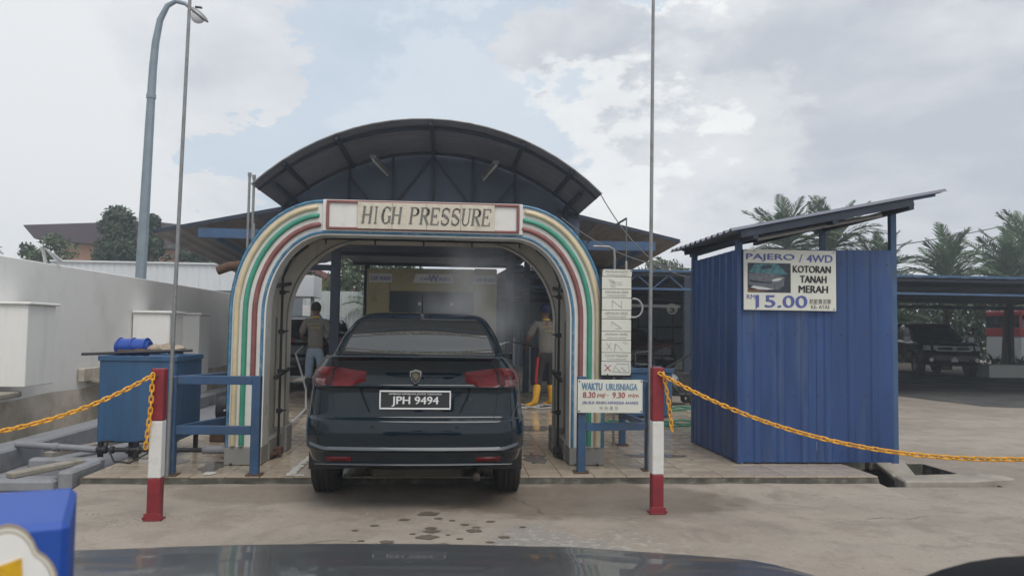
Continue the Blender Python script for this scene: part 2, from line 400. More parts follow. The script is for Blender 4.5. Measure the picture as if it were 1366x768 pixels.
KIDS = {}
def dup(root, loc, rz=0., label=None, group=None, scale=None):
    r = root.copy(); COL.objects.link(r); r.location = loc; r.rotation_euler = (0, 0, rz)
    if scale: r.scale = (scale,)*3
    if label: r['label'] = label
    if group: r['group'] = group
    for ch in [o for o in bpy.data.objects if o.parent == root]:
        c = ch.copy(); COL.objects.link(c); c.parent = r
        for g in [o for o in bpy.data.objects if o.parent == ch]:
            d = g.copy(); COL.objects.link(d); d.parent = c
    return r
def share(src, name, loc, parent, rot=None, scale=None):
    o = bpy.data.objects.new(name, src.data); COL.objects.link(o); o.location = loc; o.parent = parent
    if rot: o.rotation_euler = rot
    if scale: o.scale = scale
    return o
def text(name, body, x, y, z, h, m, parent, w=None, rot=(pi/2, 0, 0), bold=0.0, align='CENTER', thick=.0012, shear=0.):
    """flat lettering with a hair of thickness; x,y,z is the middle of the line, h the cap height"""
    cu = bpy.data.curves.new(name, 'FONT'); cu.body = body; cu.align_x = align; cu.align_y = 'CENTER'
    cu.size = h/.70; cu.extrude = thick; cu.shear = shear; cu.resolution_u = 3
    t = bpy.data.objects.new(name+'_tmp', cu); COL.objects.link(t)
    bpy.context.view_layer.update()
    me = bpy.data.meshes.new_from_object(t.evaluated_get(bpy.context.evaluated_depsgraph_get()))
    bpy.data.objects.remove(t); bpy.data.curves.remove(cu)
    if not len(me.vertices): return None
    xs = [v.co.x for v in me.vertices]; ys = [v.co.y for v in me.vertices]
    cx, cy = (min(xs)+max(xs))/2, (min(ys)+max(ys))/2; k = (w/(max(xs)-min(xs))) if w else 1
    ky = h/(max(ys)-min(ys)) if w else 1
    for v in me.vertices: v.co.x = (v.co.x-cx)*k; v.co.y = (v.co.y-cy)*ky
    if bold:
        V = [tuple(v.co) for v in me.vertices]; Fq = [tuple(p.vertices) for p in me.polygons]; nv = []; nf = []; n0 = len(V)
        for q, (dx, dy) in enumerate(((-1, -.5), (1, .5), (0, 0))):
            nv += [(a+dx*bold*h*.8, b+dy*bold*h*.8, c+.0004*q) for a, b, c in V]; nf += [tuple(i+q*n0 for i in p) for p in Fq]
        bpy.data.meshes.remove(me); me = bpy.data.meshes.new(name); me.from_pydata(nv, [], nf)
    me.materials.clear(); me.materials.append(M[m]); me.name = name
    off = parent_loc(parent)
    o = bpy.data.objects.new(name, me); COL.objects.link(o); o.parent = parent
    o.location = (x-off[0], y-off[1], z-off[2]); o.rotation_euler = rot
    return o
def arc(p0, p1, sag, n=16):
    p0 = Vector(p0); p1 = Vector(p1)
    return [p0.lerp(p1, t/n) - Vector((0, 0, sag*4*(t/n)*(1-t/n))) for t in range(n+1)]

# ================================================================== THE SETTING
g = MB(); g.add([(-400, -60, 0), (4.0, -60, 0), (4.0, 800, 0), (-400, 800, 0)], [(0, 1, 2, 3)])
g.add([(5.2, -60, 0), (400, -60, 0), (400, 800, 0), (5.2, 800, 0)], [(0, 1, 2, 3)])
g.add([(4.0, -60, 0), (5.2, -60, 0), (5.2, 7.12, 0), (4.0, 7.12, 0)], [(0, 1, 2, 3)])
g.add([(4.0, 8.40, 0), (5.2, 8.40, 0), (5.2, 800, 0), (4.0, 800, 0)], [(0, 1, 2, 3)])
g.build('ground', 'ground', kind='structure')
rd = MB(); rd.add([(6.0, 19.0, .004), (10.3, 18.3, .004), (10.7, 15.2, .004), (13.0, 14.4, .004), (60, 13.6, .004), (60, 29.5, .004), (6.0, 29.5, .004)], [(0, 1, 2, 3, 4, 5, 6)])  # darker ground sheet running in under the carport
rd.build('dark_ground', mat('dark_ground_sheet', (.085, .085, .085), .6, var=.3, vs=1.2, bump=.4, bs=40, grime=.5, grime_col=(.14, .13, .12), gs=.8, rvar=.2), kind='structure')
# cracks and small stones on the yard
ck = MB()
for x0, y0, a, n_ in ((.75, 6.1, 2.2, 9), (.45, 6.55, 1.2, 6), (3.2, 5.9, .1, 7), (-1.0, 5.2, .35, 6), (5.8, 6.4, .3, 8)):
    x, y = x0, y0
    for i in range(n_):
        a2 = a+random.uniform(-.7, .7); l = random.uniform(.05, .12); ex, ey = x+cos(a2)*l, y+sin(a2)*l
        w = random.uniform(.0015, .0035); nx, ny = -sin(a2)*w, cos(a2)*w
        ck.add([(x-nx, y-ny, .004), (x+nx, y+ny, .004), (ex+nx*.8, ey+ny*.8, .004), (ex-nx*.8, ey-ny*.8, .004)], [(0, 1, 2, 3)]); x, y = ex, ey
ck.build('ground_cracks', 'kerbdark', kind='stuff')
st = MB()
for i in range(420):
    x = random.uniform(-2.6, 6); y = random.uniform(2.4, 7.1); r = random.uniform(.003, .010)
    if random.random() < .4: x = random.gauss(-2.1, .25); y = random.gauss(6.0, .12)
    p = [(x+r*cos(t+random.random())*random.uniform(.7, 1.2), y+r*sin(t)*random.uniform(.7, 1.2), .001) for t in (0, 1.5, 3.1, 4.6)]
    st.add(p+[(x, y, r*.8)], [(0, 1, 4), (1, 2, 4), (2, 3, 4), (3, 0, 4)])
st.build('grit', 'concrete', kind='stuff')
ws = MB()
random.seed(31)
spots = [(-.13, 5.62, .10), (-.10, 4.98, .05), (-.09, 4.85, .07), (.14, 5.12, .04), (-.05, 5.40, .04), (.22, 5.0, .035), (-.12, 4.62, .09), (.20, 4.86, .07), (.33, 5.25, .04),
         (-.38, 4.45, .06), (.40, 4.60, .05), (-.02, 4.28, .11), (-.50, 5.1, .04), (-.62, 4.9, .03), (.30, 4.42, .035), (.05, 5.3, .03), (-.3, 5.35, .05), (.55, 5.0, .03), (-.55, 4.5, .03), (.1, 4.55, .03), (-.22, 4.75, .025), (.02, 4.7, .02)]
spots = [(x, 5.22+(y-4.28)*.68, r*.8) for x, y, r in spots]
for x, y, r in spots:
    n_ = 14; ph = random.random()*6
    ws.add([(x+r*cos(2*pi*k/n_)*(1+.22*sin(k*1.7+ph)), y+.8*r*sin(2*pi*k/n_)*(1+.2*sin(k*2.3+ph)), .004) for k in range(n_)], [tuple(range(n_))])
ws.build('water_spots', 'water', kind='stuff')

ap = MB(); rows_ = []
for y, z in ((6.62, -.004), (6.78, .010), (6.95, .026), (7.10, .036), (7.16, .036)):
    rows_.append([(-3.1+i*.118, y+.05*noise.noise((i*.35, y, 3))*(y < 7), z+.006*noise.noise((i*.5, y*3, 1))*(y > 6.7)) for i in range(61)])
ap.grid(rows_); ap.build('ground_apron', 'ground', smooth=True, kind='structure')
# ---- tiled platform
PX0, PY0, NT = -3.10, 7.12, 24; TW = .2945
pl = MB(); pl.bb(PX0-.02, 3.975, PY0+.012, 17.0, -.05, .086)
plat = pl.build('platform', 'grout', kind='structure')
fr = MB(); rows_ = []
for z, dy in ((-.02, -.03), (.02, -.012), (.05, .0), (.083, .006)):
    rows_.append([(PX0+i*.118, PY0+dy+.018*noise.noise((i*.6, z*30, 0))-(.02 if z < 0 else 0), z) for i in range(61)])
fr.grid(rows_); ed = fr.build('kerb_face', 'kerbdark', plat, smooth=True)
tm = MB(); tm.box((0, 0, 0), (TW-.0045, TW-.0045, .014)); t0 = tm.build('tile', 'tile', plat, bev=.0018)
k = 0; random.seed(4)
for j in range(12):
    for i in range(NT):
        loc = (PX0+.01+TW*(i+.5), PY0+.005+TW*(j+.5), .093+random.uniform(-.0012, .0012))
        o = t0 if k == 0 else share(t0, 'tile', loc, plat)
        o.location = loc; o.rotation_euler = (random.uniform(-.002, .002), random.uniform(-.002, .002), random.uniform(-.004, .004))
        if k: q = o.modifiers.new('edge', 'BEVEL'); q.width = .0018; q.segments = 1
        k += 1
far = MB()
for j in range(12, 32):
    for i in range(NT): far.box((PX0+.01+TW*(i+.5), PY0+.005+TW*(j+.5), .0925), (TW-.0045, TW-.0045, .013))
far.build('tile_field', 'tile', plat, kind='stuff')
pd = MB(); random.seed(12)
for x, y, rx, ry in ((-2.15, 7.62, .10, .26), (-2.05, 8.2, .14, .3), (-1.17, 7.55, .05, .28), (-1.12, 8.3, .05, .5), (-2.6, 7.9, .12, .18), (-1.05, 9.7, .12, .5), (2.2, 8.3, .3, .12), (1.0, 10.6, .5, .3), (.9, 8.1, .12, .3)):
    n_ = 22; ph = random.random()*6
    pd.add([(x+rx*cos(2*pi*k/n_)*(1+.3*sin(k*1.9+ph)), y+ry*sin(2*pi*k/n_)*(1+.25*sin(k*2.7+ph)), .1035) for k in range(n_)], [tuple(range(n_))])
pd.build('shallow_puddles', 'puddle', plat, kind='stuff')

mk = MB(); random.seed(3)
for (x0, x1, y0, y1) in ((-1.40, -1.34, 7.14, 8.9), (-1.34, -1.22, 7.14, 7.21), (-2.12, -2.03, 7.18, 7.34)):
    n_ = max(2, int((y1-y0)/.05)); rows_ = [[(x0+random.uniform(-.012, .012), y0+(y1-y0)*i/n_, .1045), (x1+random.uniform(-.02, .02)-(.03 if random.random() < .25 else 0), y0+(y1-y0)*i/n_, .1045)] for i in range(n_+1)]
    mk.grid(rows_)
mk.build('floor_strips', mat('patchy_white_strip', (.58, .57, .54), .5, var=.15, vs=9, grime=.7, grime_col=(.38, .32, .26), gs=9), plat)  # ragged white strips laid over the tiles
# ---- drain with broken concrete rim, right of the platform
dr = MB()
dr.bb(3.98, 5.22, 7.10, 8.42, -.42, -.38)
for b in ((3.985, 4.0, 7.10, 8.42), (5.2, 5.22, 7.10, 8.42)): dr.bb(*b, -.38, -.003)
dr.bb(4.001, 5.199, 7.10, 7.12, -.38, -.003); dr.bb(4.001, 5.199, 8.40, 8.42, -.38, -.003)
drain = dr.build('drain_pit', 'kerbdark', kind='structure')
for poly, z0, z1 in (([(4.24, 7.13), (4.9, 7.14), (5.42, 7.26), (5.36, 7.60), (5.10, 7.52), (4.30, 7.42)], -.05, .055), ([(4.02, 8.02), (4.10, 7.98), (4.48, 8.28), (4.48, 8.38), (4.04, 8.40)], -.05, .10), ([(4.53, 8.28), (4.95, 8.28), (4.95, 8.41), (4.53, 8.41)], -.05, .05)):
    f = MB(); f.prism(poly, lambda u, v, d: (u, v, d), z0, z1); f.build('drain_rim', 'concrete', drain, bev=.014)
f = MB(); f.prism([(4.56, 8.26), (4.90, 8.26), (4.88, 7.93), (4.76, 7.78), (4.64, 7.96)], lambda u, v, d: (u, v, -.20+.22*(v-7.8)/.48+d), 0, .05)
tag(f.build('concrete_slab', 'concrete', bev=.01), 'broken slab tipped into the open drain beside the blue shed', 'slab')

# ---- boundary wall and what is built on it
wl = MB()
wl.bb(-5.22, -5.0, -1, 47, 0, 2.15)
wall = tag(wl.build('boundary_wall', 'whitewall', bev=.008), 'long white painted boundary wall running back along the left side', 'wall')
gb = MB()
rows_ = []
for i in range(130):
    y = 3+i*.26; zt = .52+.10*noise.noise((y*.7, 0, 0))
    rows_.append([(-4.994, y, 0), (-4.990, y, zt*.6), (-4.996, y, zt)])
gb.grid(rows_).build('stained_base', 'wallgrime', wall)
def wall_box(y0, y1, z0, z1, x1, label, ledge=True, cap=.04):
    t = thing('wall_cabinet', label, 'cabinet', (-5, (y0+y1)/2, 0))
    b = MB(); b.bb(-4.98, x1, y0, y1, z0, z1); b.build('cabinet_body', 'whitebox', t, bev=.008)
    c = MB(); c.bb(-4.98, x1+.035, y0-.035, y1+.035, z1+.001, z1+cap); c.build('cabinet_top', 'whitebox', t, bev=.008)
    return t
wall_box(9.0, 9.62, .71, 1.60, -4.55, 'white masonry box on the wall nearest the camera, upper left', cap=.03)
b = MB(); b.bb(-4.98, -4.62, 6.0, 9.1, .60, .66); tag(b.build('wall_ledge', 'concrete', bev=.012), 'pale sloping ledge under the nearest white wall box', 'ledge')
t = thing('wall_ledge', 'cracked concrete ledge on the white wall behind the blue tank', 'ledge', (-5, 12, 0))
b = MB(); b.bb(-4.98, -4.90, 11.2, 14.2, .62, .80); b.build('ledge_back', 'wallgrime', t, bev=.01)
b = MB(); b.bb(-4.98, -4.66, 11.45, 14.2, .58, .63); b.build('ledge_slab', 'concrete', t, bev=.012)
b = MB(); b.cyl((-4.72, 11.7, .66), (-4.80, 13.7, .665), .012, n=6); tag(b.build('steel_rod', 'rust'), 'thin rusty rod lying on the concrete wall ledge', 'rod')
b = MB(); b.cyl((-4.80, 13.3, .64), (-4.79, 13.3, .98), .02, n=6); tag(b.build('short_stick', 'sacking'), 'short tan stick standing on the wall ledge', 'stick')
for (y0, y1, lb) in ((13.0, 13.63, 'nearer of two tall white boxes standing against the wall, left of the gantry'), (14.5, 15.1, 'farther of two tall white boxes standing against the wall, stained side')):
    wall_box(y0, y1, .02, 1.585, -4.41, lb)
b = MB(); b.bb(-4.55, -4.13, 2.5, 30, 0, .11); b.build('kerb_bed', 'concrete', kind='structure', bev=.01)
b = MB()
for i in range(14): b.bb(-4.40, -4.10, 2.5+i*2, 4.49+i*2, .0, .215)
b.build('kerb', 'kerbblue', kind='structure', bev=.02)
# concrete channel pieces at the left of the platform
t = thing('concrete_channel', 'broken grey concrete gutter block beside the platform, lower left', 'gutter', (-3.5, 7.3, 0))
for n_, bb in (('channel_wall', (-3.80, -3.16, 7.62, 7.74, 0, .17)), ('channel_end', (-3.26, -3.14, 7.02, 7.62, 0, .16)), ('channel_wall', (-4.0, -3.26, 6.95, 7.06, 0, .10))):
    q = MB(); q.bb(*bb); q.build(n_, 'kerbblue', t, bev=.02)
q = MB(); q.bar((-3.66, 7.06, .12), (-3.32, 7.60, .15), .11, .05); q.build('cover_strip', 'concrete', t, bev=.01)
b = MB(); b.bb(-4.09, -3.13, 7.3, 17, .0, .018); b.build('gutter_bed', 'kerbblue', kind='structure')
b = MB(); b.bar((-3.95, 8.3, .10), (-3.35, 9.9, .13), .10, .05); tag(b.build('timber_plank', 'concrete', bev=.005), 'pale plank lying in the gutter under the blue pipe', 'plank')

# ================================================================== GANTRY ARCH
CX = -.275
def archpath(hw, top, rx, rz, y, z0=.1, n=14, z1=None):
    p = [(CX-hw, y, z0), (CX-hw, y, (z0+top-rz)/2), (CX-hw, y, top-rz)]
    for i in range(1, n+1):
        a = pi/2*i/n; p.append((CX-hw+rx*(1-cos(a)), y, top-rz+rz*sin(a)))
    nn = 6
    for i in range(1, nn): p.append((CX-hw+rx+(2*(hw-rx))*i/nn, y, top))
    for i in range(0, n+1):
        a = pi/2*(1-i/n); p.append((CX+hw-rx*(1-cos(a)), y, top-rz+rz*sin(a)))
    p += [(CX+hw, y, (z0+top-rz)/2), (CX+hw, y, z0)]
    return [Vector(q) for q in p]
def OUT(y, z0=.1): return archpath(1.795, 2.625, .87, 1.08, y, z0)
def INN(y, z0=.1): return archpath(1.457, 2.285, .56, .78, y, z0)
def LERP(t, y, z0=.1): return [a.lerp(b, t) for a, b in zip(OUT(y, z0), INN(y, z0))]
YF = 7.70
gan = thing('wash_gantry', 'white rounded drive-through wash arch with cream, green and maroon tubes', 'wash arch', (CX, YF, 0))
f = MB()
f.grid([OUT(YF, .27), OUT(YF+.001, .27)][:1]+[LERP(.5, YF-.012, .27), INN(YF, .27)])
f.grid([INN(YF, .27), INN(YF+.24, .27)])
f.build('front_face', 'archwhite', gan, smooth=True)
f = MB(); f.grid([OUT(YF-.002, .27), OUT(YF+.24, .27), OUT(8.80, .27)]); f.build('outer_shell', 'archwhite', gan, smooth=True)
for t_, m_, nm in ((.045, 'edgeblue', 'edge_strip'), (.915, 'edgeblue', 'edge_strip')):
    f = MB(); f.tube(LERP(t_, YF-.008, .27), .014, 8); f.build(nm, m_, gan, smooth=True)
f = MB(); f.grid([OUT(YF-.004, .27), OUT(YF+.10, .27)]); f.grid([[p+Vector((0, 0, 0)) for p in LERP(-.012, YF-.004, .27)], LERP(-.012, YF+.10, .27)]); f.build('side_strip', 'edgeblue', gan, smooth=True)
NP = len(OUT(0)); cut = 17
def stripe(t_, m_, side, z0, cutn):
    P = LERP(t_, YF-.016, z0)
    half = P[:cutn] if side < 0 else P[::-1][:cutn]
    half = [p for p in half if p.z >= z0-.001]
    e = half[-1]; d = (half[-1]-half[-2]).normalized()
    pts = half+[e+d*.008, e+d*.015, e+d*.019]; r = [.0255]*len(half)+[.022, .014, .004]
    f = MB(); f.tube(pts, r, 12); return f.build('stripe_tube', m_, gan, smooth=True)
for side in (-1, 1):
    stripe(.21, 'cream', side, .285, cut-1); stripe(.445, 'green', side, .285, cut-1); stripe(.70, 'maroon', side, .93, cut-1)
    x0 = CX+side*1.457; x1 = CX+side*1.80
    f = MB(); f.bb(x0, x1, YF-.02, YF+.26, .104, .268); f.build('base_panel', 'greybase', gan, bev=.006)
    f = MB()
    for q in (.2, .8): f.cyl((x0+(x1-x0)*q, YF-.045, .112), (x0+(x1-x0)*q, YF-.02, .112), .012, n=6)
    f.build('base_bolt', 'darkmetal', gan)
# recessed lining: separate panels along the path and back hoop
def SEG(path, a, b): return path[a:b+1]
RA = [Vector((p.x-(0.07 if p.x > CX else -0.07)*-1, p.y, p.z+.05)) if False else p for p in INN(YF+.24)]
def REC(y): return archpath(1.53, 2.36, .60, .82, y)
idx = [0, 2, 7, 12, 16, 22, 26, 31, 36, 38]
idx = [i for i in idx if i < NP-1]+[NP-1]
for a, b in zip(idx[:-1], idx[1:]):
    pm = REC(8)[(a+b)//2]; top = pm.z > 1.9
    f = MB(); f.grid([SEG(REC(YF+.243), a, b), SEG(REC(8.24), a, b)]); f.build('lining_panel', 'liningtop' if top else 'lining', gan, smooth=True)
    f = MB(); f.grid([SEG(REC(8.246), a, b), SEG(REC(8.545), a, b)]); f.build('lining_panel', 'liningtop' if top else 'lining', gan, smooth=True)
f = MB(); f.grid([INN(YF+.24), REC(YF+.243)]); f.grid([REC(8.548), INN(8.55)]); f.build('lining_edge', 'lining', gan)
def HOOP(o, y): return archpath(1.457-o, 2.37-o, .80, .86, y)
f = MB(); f.grid([HOOP(-.08, 8.545), HOOP(0.03, 8.55), HOOP(.03, 8.78), HOOP(-.05, 8.80)]); f.build('rear_hoop', 'lining', gan, smooth=True)
f = MB(); f.tube(HOOP(.03, 8.545), .008, 6); f.build('hoop_trim', 'galv', gan, smooth=True)
f = MB(); f.grid([OUT(8.80, .1), HOOP(-.05, 8.80)]); f.build('rear_face', 'archwhite', gan)
for side in (-1, 1):
    xw = CX+side*1.53; xi = CX+side*1.425
    f = MB(); f.bb(xi-side*.03, xw, 8.54, 8.81, .104, .36); f.build('rear_base_panel', 'greybase', gan, bev=.006)
    f = MB(); f.bb(xi+side*.02, xw, 7.965, 8.53, .104, .30); f.build('side_base_panel', 'greybase', gan, bev=.004)
    f = MB(); f.tube([(xi, 8.27, .16), (xi, 8.27, 1.9), (xi-side*.08, 8.27, 2.1), (xi-side*.25, 8.27, 2.24)], .013, 8); f.build('spray_pipe', 'darkmetal', gan, smooth=True)
    for z in (.55, .95, 1.35, 1.75):
        f = MB(); f.cyl((xi-side*.015, 8.27, z), (xi-side*.075, 8.25, z+.01), .011, .006, 8); f.box((xi, 8.27, z), (.05, .05, .045)); f.build('nozzle', 'darkmetal', gan)
    for z in (.93, 1.83):
        f = MB(); f.bar((xi-side*.02, 7.93, z-.03), (xi-side*.02, 8.60, z+.03), .03, .035); f.build('pipe_bracket', 'darkmetal', gan)
    f = MB(); f.tube([(xi, 8.27, .17), (xi-side*.02, 8.15, .15), (xi+side*.02, 8.0, .14)], .02, 8); f.box((xi-side*.01, 8.2, .16), (.09, .13, .07)); f.build('pump_joint', 'rust' if side < 0 else 'darkmetal', gan)
    f = MB()
    for yy in (8.02, 8.5): f.bb(xw-side*.012, xw, yy-.012, yy+.012, .35, 1.5)
    f.build('panel_rib', 'galv', gan)
f = MB(); f.tube([(CX-1.2, 8.27, 2.31), (CX+1.2, 8.27, 2.31)], .012, 8)
for i in range(5): f.cyl((CX-1+i*.5, 8.27, 2.31), (CX-1+i*.5, 8.25, 2.25), .011, .006, 8)
f.build('top_spray_pipe', 'darkmetal', gan)
# header sign
sg = thing('header_sign', 'HIGH PRESSURE sign in grey serif letters framed in maroon on the arch', 'sign', (CX, YF, 2.45))
hx0, hx1, hz0, hz1 = -1.185, .665, 2.345, 2.605
f = MB(); f.bb(hx0-.035, hx1+.035, YF-.032, YF-.012, hz0-.022, hz1+.018); f.build('header_board', 'archwhite', sg, bev=.003)
for bb in ((hx0, hx1, hz1-.014, hz1+.012), (hx0, hx1, hz0-.010, hz0+.014)):
    f = MB(); f.bb(bb[0], bb[1], YF-.052, YF-.030, bb[2], bb[3]); f.build('border_bar', 'maroon', sg, bev=.006)
for x in (hx0+.012, hx1-.012):
    f = MB(); f.bb(x-.014, x+.014, YF-.054, YF-.031, hz0+.012, hz1-.012); f.build('border_bar', 'maroon', sg, bev=.006)
sx0, sx1 = -.888, .425
nps = 4
for i in range(nps):
    a = sx0+(sx1-sx0)*i/nps; b_ = sx0+(sx1-sx0)*(i+1)/nps-.0025
    f = MB(); f.bb(a, b_, YF-.060-.002*(i % 2), YF-.033, hz0+.002, hz1-.004); f.build('sign_plate', 'signcream', sg, bev=.002)
# serif letters drawn as strokes, set out in a 1 x 1.5 box
SER = .30
def serif(x, y, w=SER): return ([(x-w/2, y), (x+w/2, y)], .09)
def arcp(cx, cy, rx, ry, a0, a1, n=12): return [(cx+rx*cos(radians(a0+(a1-a0)*i/n)), cy+ry*sin(radians(a0+(a1-a0)*i/n))) for i in range(n+1)]
TH, TN = .235, .115
def P_(x): return [([(.18, 0), (.18, 1.5)], TH), serif(.18, .04, .40), serif(.12, 1.46, .26), ([(.18, 1.46)]+arcp(.48, 1.12, .38, .34, 90, -90)+[(.18, .78)], TN), (arcp(.50, 1.12, .36, .30, 60, -60), TH)]
GL = {
 'H': [([(.15, 0), (.15, 1.5)], TH), ([(.85, 0), (.85, 1.5)], TH), ([(.15, .77), (.85, .77)], TN), serif(.15, .04), serif(.15, 1.46), serif(.85, .04), serif(.85, 1.46)],
 'I': [([(.5, 0), (.5, 1.5)], TH), serif(.5, .04, .46), serif(.5, 1.46, .46)],
 'G': [(arcp(.52, .75, .42, .72, 45, 330, 20), TN), (arcp(.50, .75, .38, .66, 130, 230), TH), ([(.86, .10), (.86, .66)], TH), serif(.84, .66, .36), ([(.86, 1.1), (.86, 1.46)], TN)],
 'P': P_(0),
 'R': P_(0)+[([(.44, .78), (.88, .03)], TH), serif(.90, .04, .22)],
 'E': [([(.18, 0), (.18, 1.5)], TH), ([(.05, 1.46), (.86, 1.46)], TN), ([(.05, .04), (.88, .04)], TN), ([(.18, .78), (.62, .78)], TN), ([(.86, 1.5), (.86, 1.2)], TN), ([(.88, 0), (.88, .34)], TN), ([(.62, .95), (.62, .60)], TN)],
 'S': [(arcp(.50, 1.12, .34, .35, 40, 180, 10)+arcp(.50, .77, .34, .05, 180, 200, 2)[:1]+[(.30, .90), (.70, .62)], TN+.03), ([(.24, .95), (.76, .58)], TH), (arcp(.50, .39, .35, .36, 30, -140, 12), TN+.03), ([(.84, 1.1), (.84, 1.46)], TN), ([(.15, .05), (.15, .42)], TN)],
 'U': [([(.18, 1.5), (.18, .45)]+arcp(.5, .42, .32, .40, 180, 360, 12)+[(.82, 1.5)], TN+.01), ([(.18, 1.5), (.18, .42)], TH), serif(.18, 1.46, .36), serif(.82, 1.46, .30)],
}
def letter(ch, x, z, w, h, y):
    f = MB(); lay = 0
    for pts, th in GL[ch]:
        lay += 1; yy = y-.0012-lay*.00012
        for a, b in zip(pts[:-1], pts[1:]):
            a = Vector((a[0], a[1])); b = Vector((b[0], b[1])); d = b-a
            if d.length < 1e-6: continue
            d.normalize(); nn = Vector((-d.y, d.x))*th/2; e = d*(.02 if len(pts) > 2 else 0)
            q = [a-e-nn, b+e-nn, b+e+nn, a-e+nn]
            def T(p): return (x+w*(p.x+.13*(p.y-.75)), z+h*p.y/1.5)
            f.prism([T(p) for p in q], lambda u, v, dd: (u, dd, v), yy, y)
    return f.build('letter', 'lettergrey', sg)
txt = 'HIGH PRESSURE'; n_ = len(txt); x = sx0+.045; pitch = (sx1-sx0-.07)/n_
for ch in txt:
    if ch != ' ': letter(ch, x, hz0+.052, pitch*(.62 if ch == 'I' else .95), .165, YF-.0625)
    x += pitch*(.86 if ch in 'I' else (.74 if ch == ' ' else 1.035))
# ---- tall instruction board on the right leg
tb = thing('instruction_board', 'tall white instruction board of stacked picture plates on the right leg', 'sign', (1.62, 7.6, 1.5))
bx0, bx1 = 1.475, 1.765
f = MB(); f.bb(bx0-.012, bx1, 7.612, 7.632, .955, 2.0); f.build('backing', 'darkmetal', tb)
zs = [2.003, 1.93, 1.81, 1.725, 1.605, 1.52, 1.40, 1.315, 1.195, 1.11, .975]
lines = ['MATIKAN RADIO', None, 'MASUKKAN GEAR', None, 'LEPASKAN BREK', None, 'JANGAN BREK', None, 'TUTUP TINGKAP', None]
for i in range(10):
    f = MB(); dx = random.uniform(-.003, .003); f.bb(bx0+dx, bx1-.002+dx, 7.600, 7.611, zs[i+1]+.0025, zs[i]-.0025); pt = f.build('board_plate', 'signwhite', tb, bev=.0015)
    zc = (zs[i]+zs[i+1])/2; yy = 7.5985
    if lines[i]:
        text('lettering', lines[i], (bx0+bx1)/2, yy, zc+.014, .026, 'inkfaint', tb, w=.225)
        text('lettering', lines[i], (bx0+bx1)/2, yy, zc-.020, .011, 'inkfaint', tb, w=.19)
def flat(name, strokes, m, parent, y):
    f = MB()
    for a, b, w in strokes: f.bar((a[0], y, a[1]), (b[0], y, b[1]), w, w*.3) if False else f.add(*quad(a, b, w, y))
    return f.build(name, m, parent)
def quad(a, b, w, y):
    a = Vector(a); b = Vector(b); d = (b-a).normalized(); n2 = Vector((-d.y, d.x))*w/2
    q = [a-n2, b-n2, b+n2, a+n2]
    return [(p.x, y, p.y) for p in q]+[(p.x, y+.001, p.y) for p in q], [(0, 1, 2, 3), (0, 4, 5, 1), (1, 5, 6, 2), (2, 6, 7, 3), (3, 7, 4, 0)]
bc = (bx0+bx1)/2; Y9 = 7.598
def ring(cx, cz, rx, rz, n=16): return [((cx+rx*cos(2*pi*i/n), cz+rz*sin(2*pi*i/n)), (cx+rx*cos(2*pi*(i+1)/n), cz+rz*sin(2*pi*(i+1)/n)), .004) for i in range(n)]
flat('radio_picture', ring(bc-.035, 1.85, .028, .022)+ring(bc-.035, 1.85, .010, .008)+[((bc-.08, 1.90), (bc-.02, 1.88), .010), ((bc-.07, 1.875), (bc+.05, 1.875), .004), ((bc+.01, 1.855), (bc+.05, 1.855), .008)], 'inkfaint2', tb, Y9)
flat('gear_picture', [((bc-.045, 1.625), (bc-.045, 1.70), .007), ((bc-.045, 1.698), (bc+.045, 1.632), .007), ((bc+.045, 1.70), (bc+.045, 1.625), .007)], 'inkfaint2', tb, Y9)
flat('brake_picture', [((bc-.05, 1.495), (bc+.05, 1.430), .008), ((bc+.05, 1.430), (bc-.01, 1.425), .006), ((bc-.055, 1.45), (bc-.045, 1.49), .004)], 'inkfaint2', tb, Y9)
flat('wiper_picture', [((bc-.10, 1.22), (bc-.05, 1.29), .005), ((bc-.05, 1.22), (bc-.10, 1.29), .005), ((bc-.02, 1.21), (bc-.01, 1.28), .012), ((bc-.01, 1.285), (bc+.06, 1.215), .005), ((bc+.06, 1.30), (bc+.09, 1.275), .004), ((bc+.08, 1.305), (bc+.11, 1.28), .004)], 'inkfaint2', tb, Y9)
flat('red_cross', [((bc-.115, 1.02), (bc-.055, 1.075), .007), ((bc-.055, 1.015), (bc-.115, 1.08), .007)], 'inkred', tb, Y9)
flat('window_picture', [((bc-.035, 1.01), (bc+.005, 1.09), .006), ((bc+.005, 1.09), (bc+.12, 1.085), .006), ((bc+.12, 1.085), (bc+.125, 1.005), .006), ((bc+.125, 1.005), (bc-.035, 1.01), .006), ((bc+.0, 1.05), (bc+.035, 1.015), .007), ((bc+.045, 1.055), (bc+.095, 1.015), .007)], 'inkfaint2', tb, Y9)
f = MB()
for px, pz in ((bx0+.005, 1.995), (bx1-.008, 1.99), (bx1-.006, 1.52), (bx1-.006, .985), (bx0+.06, .985)): f.cyl((px, 7.60, pz), (px, 7.594, pz), .006, n=6)
f.build('screw', 'inkblack', tb)
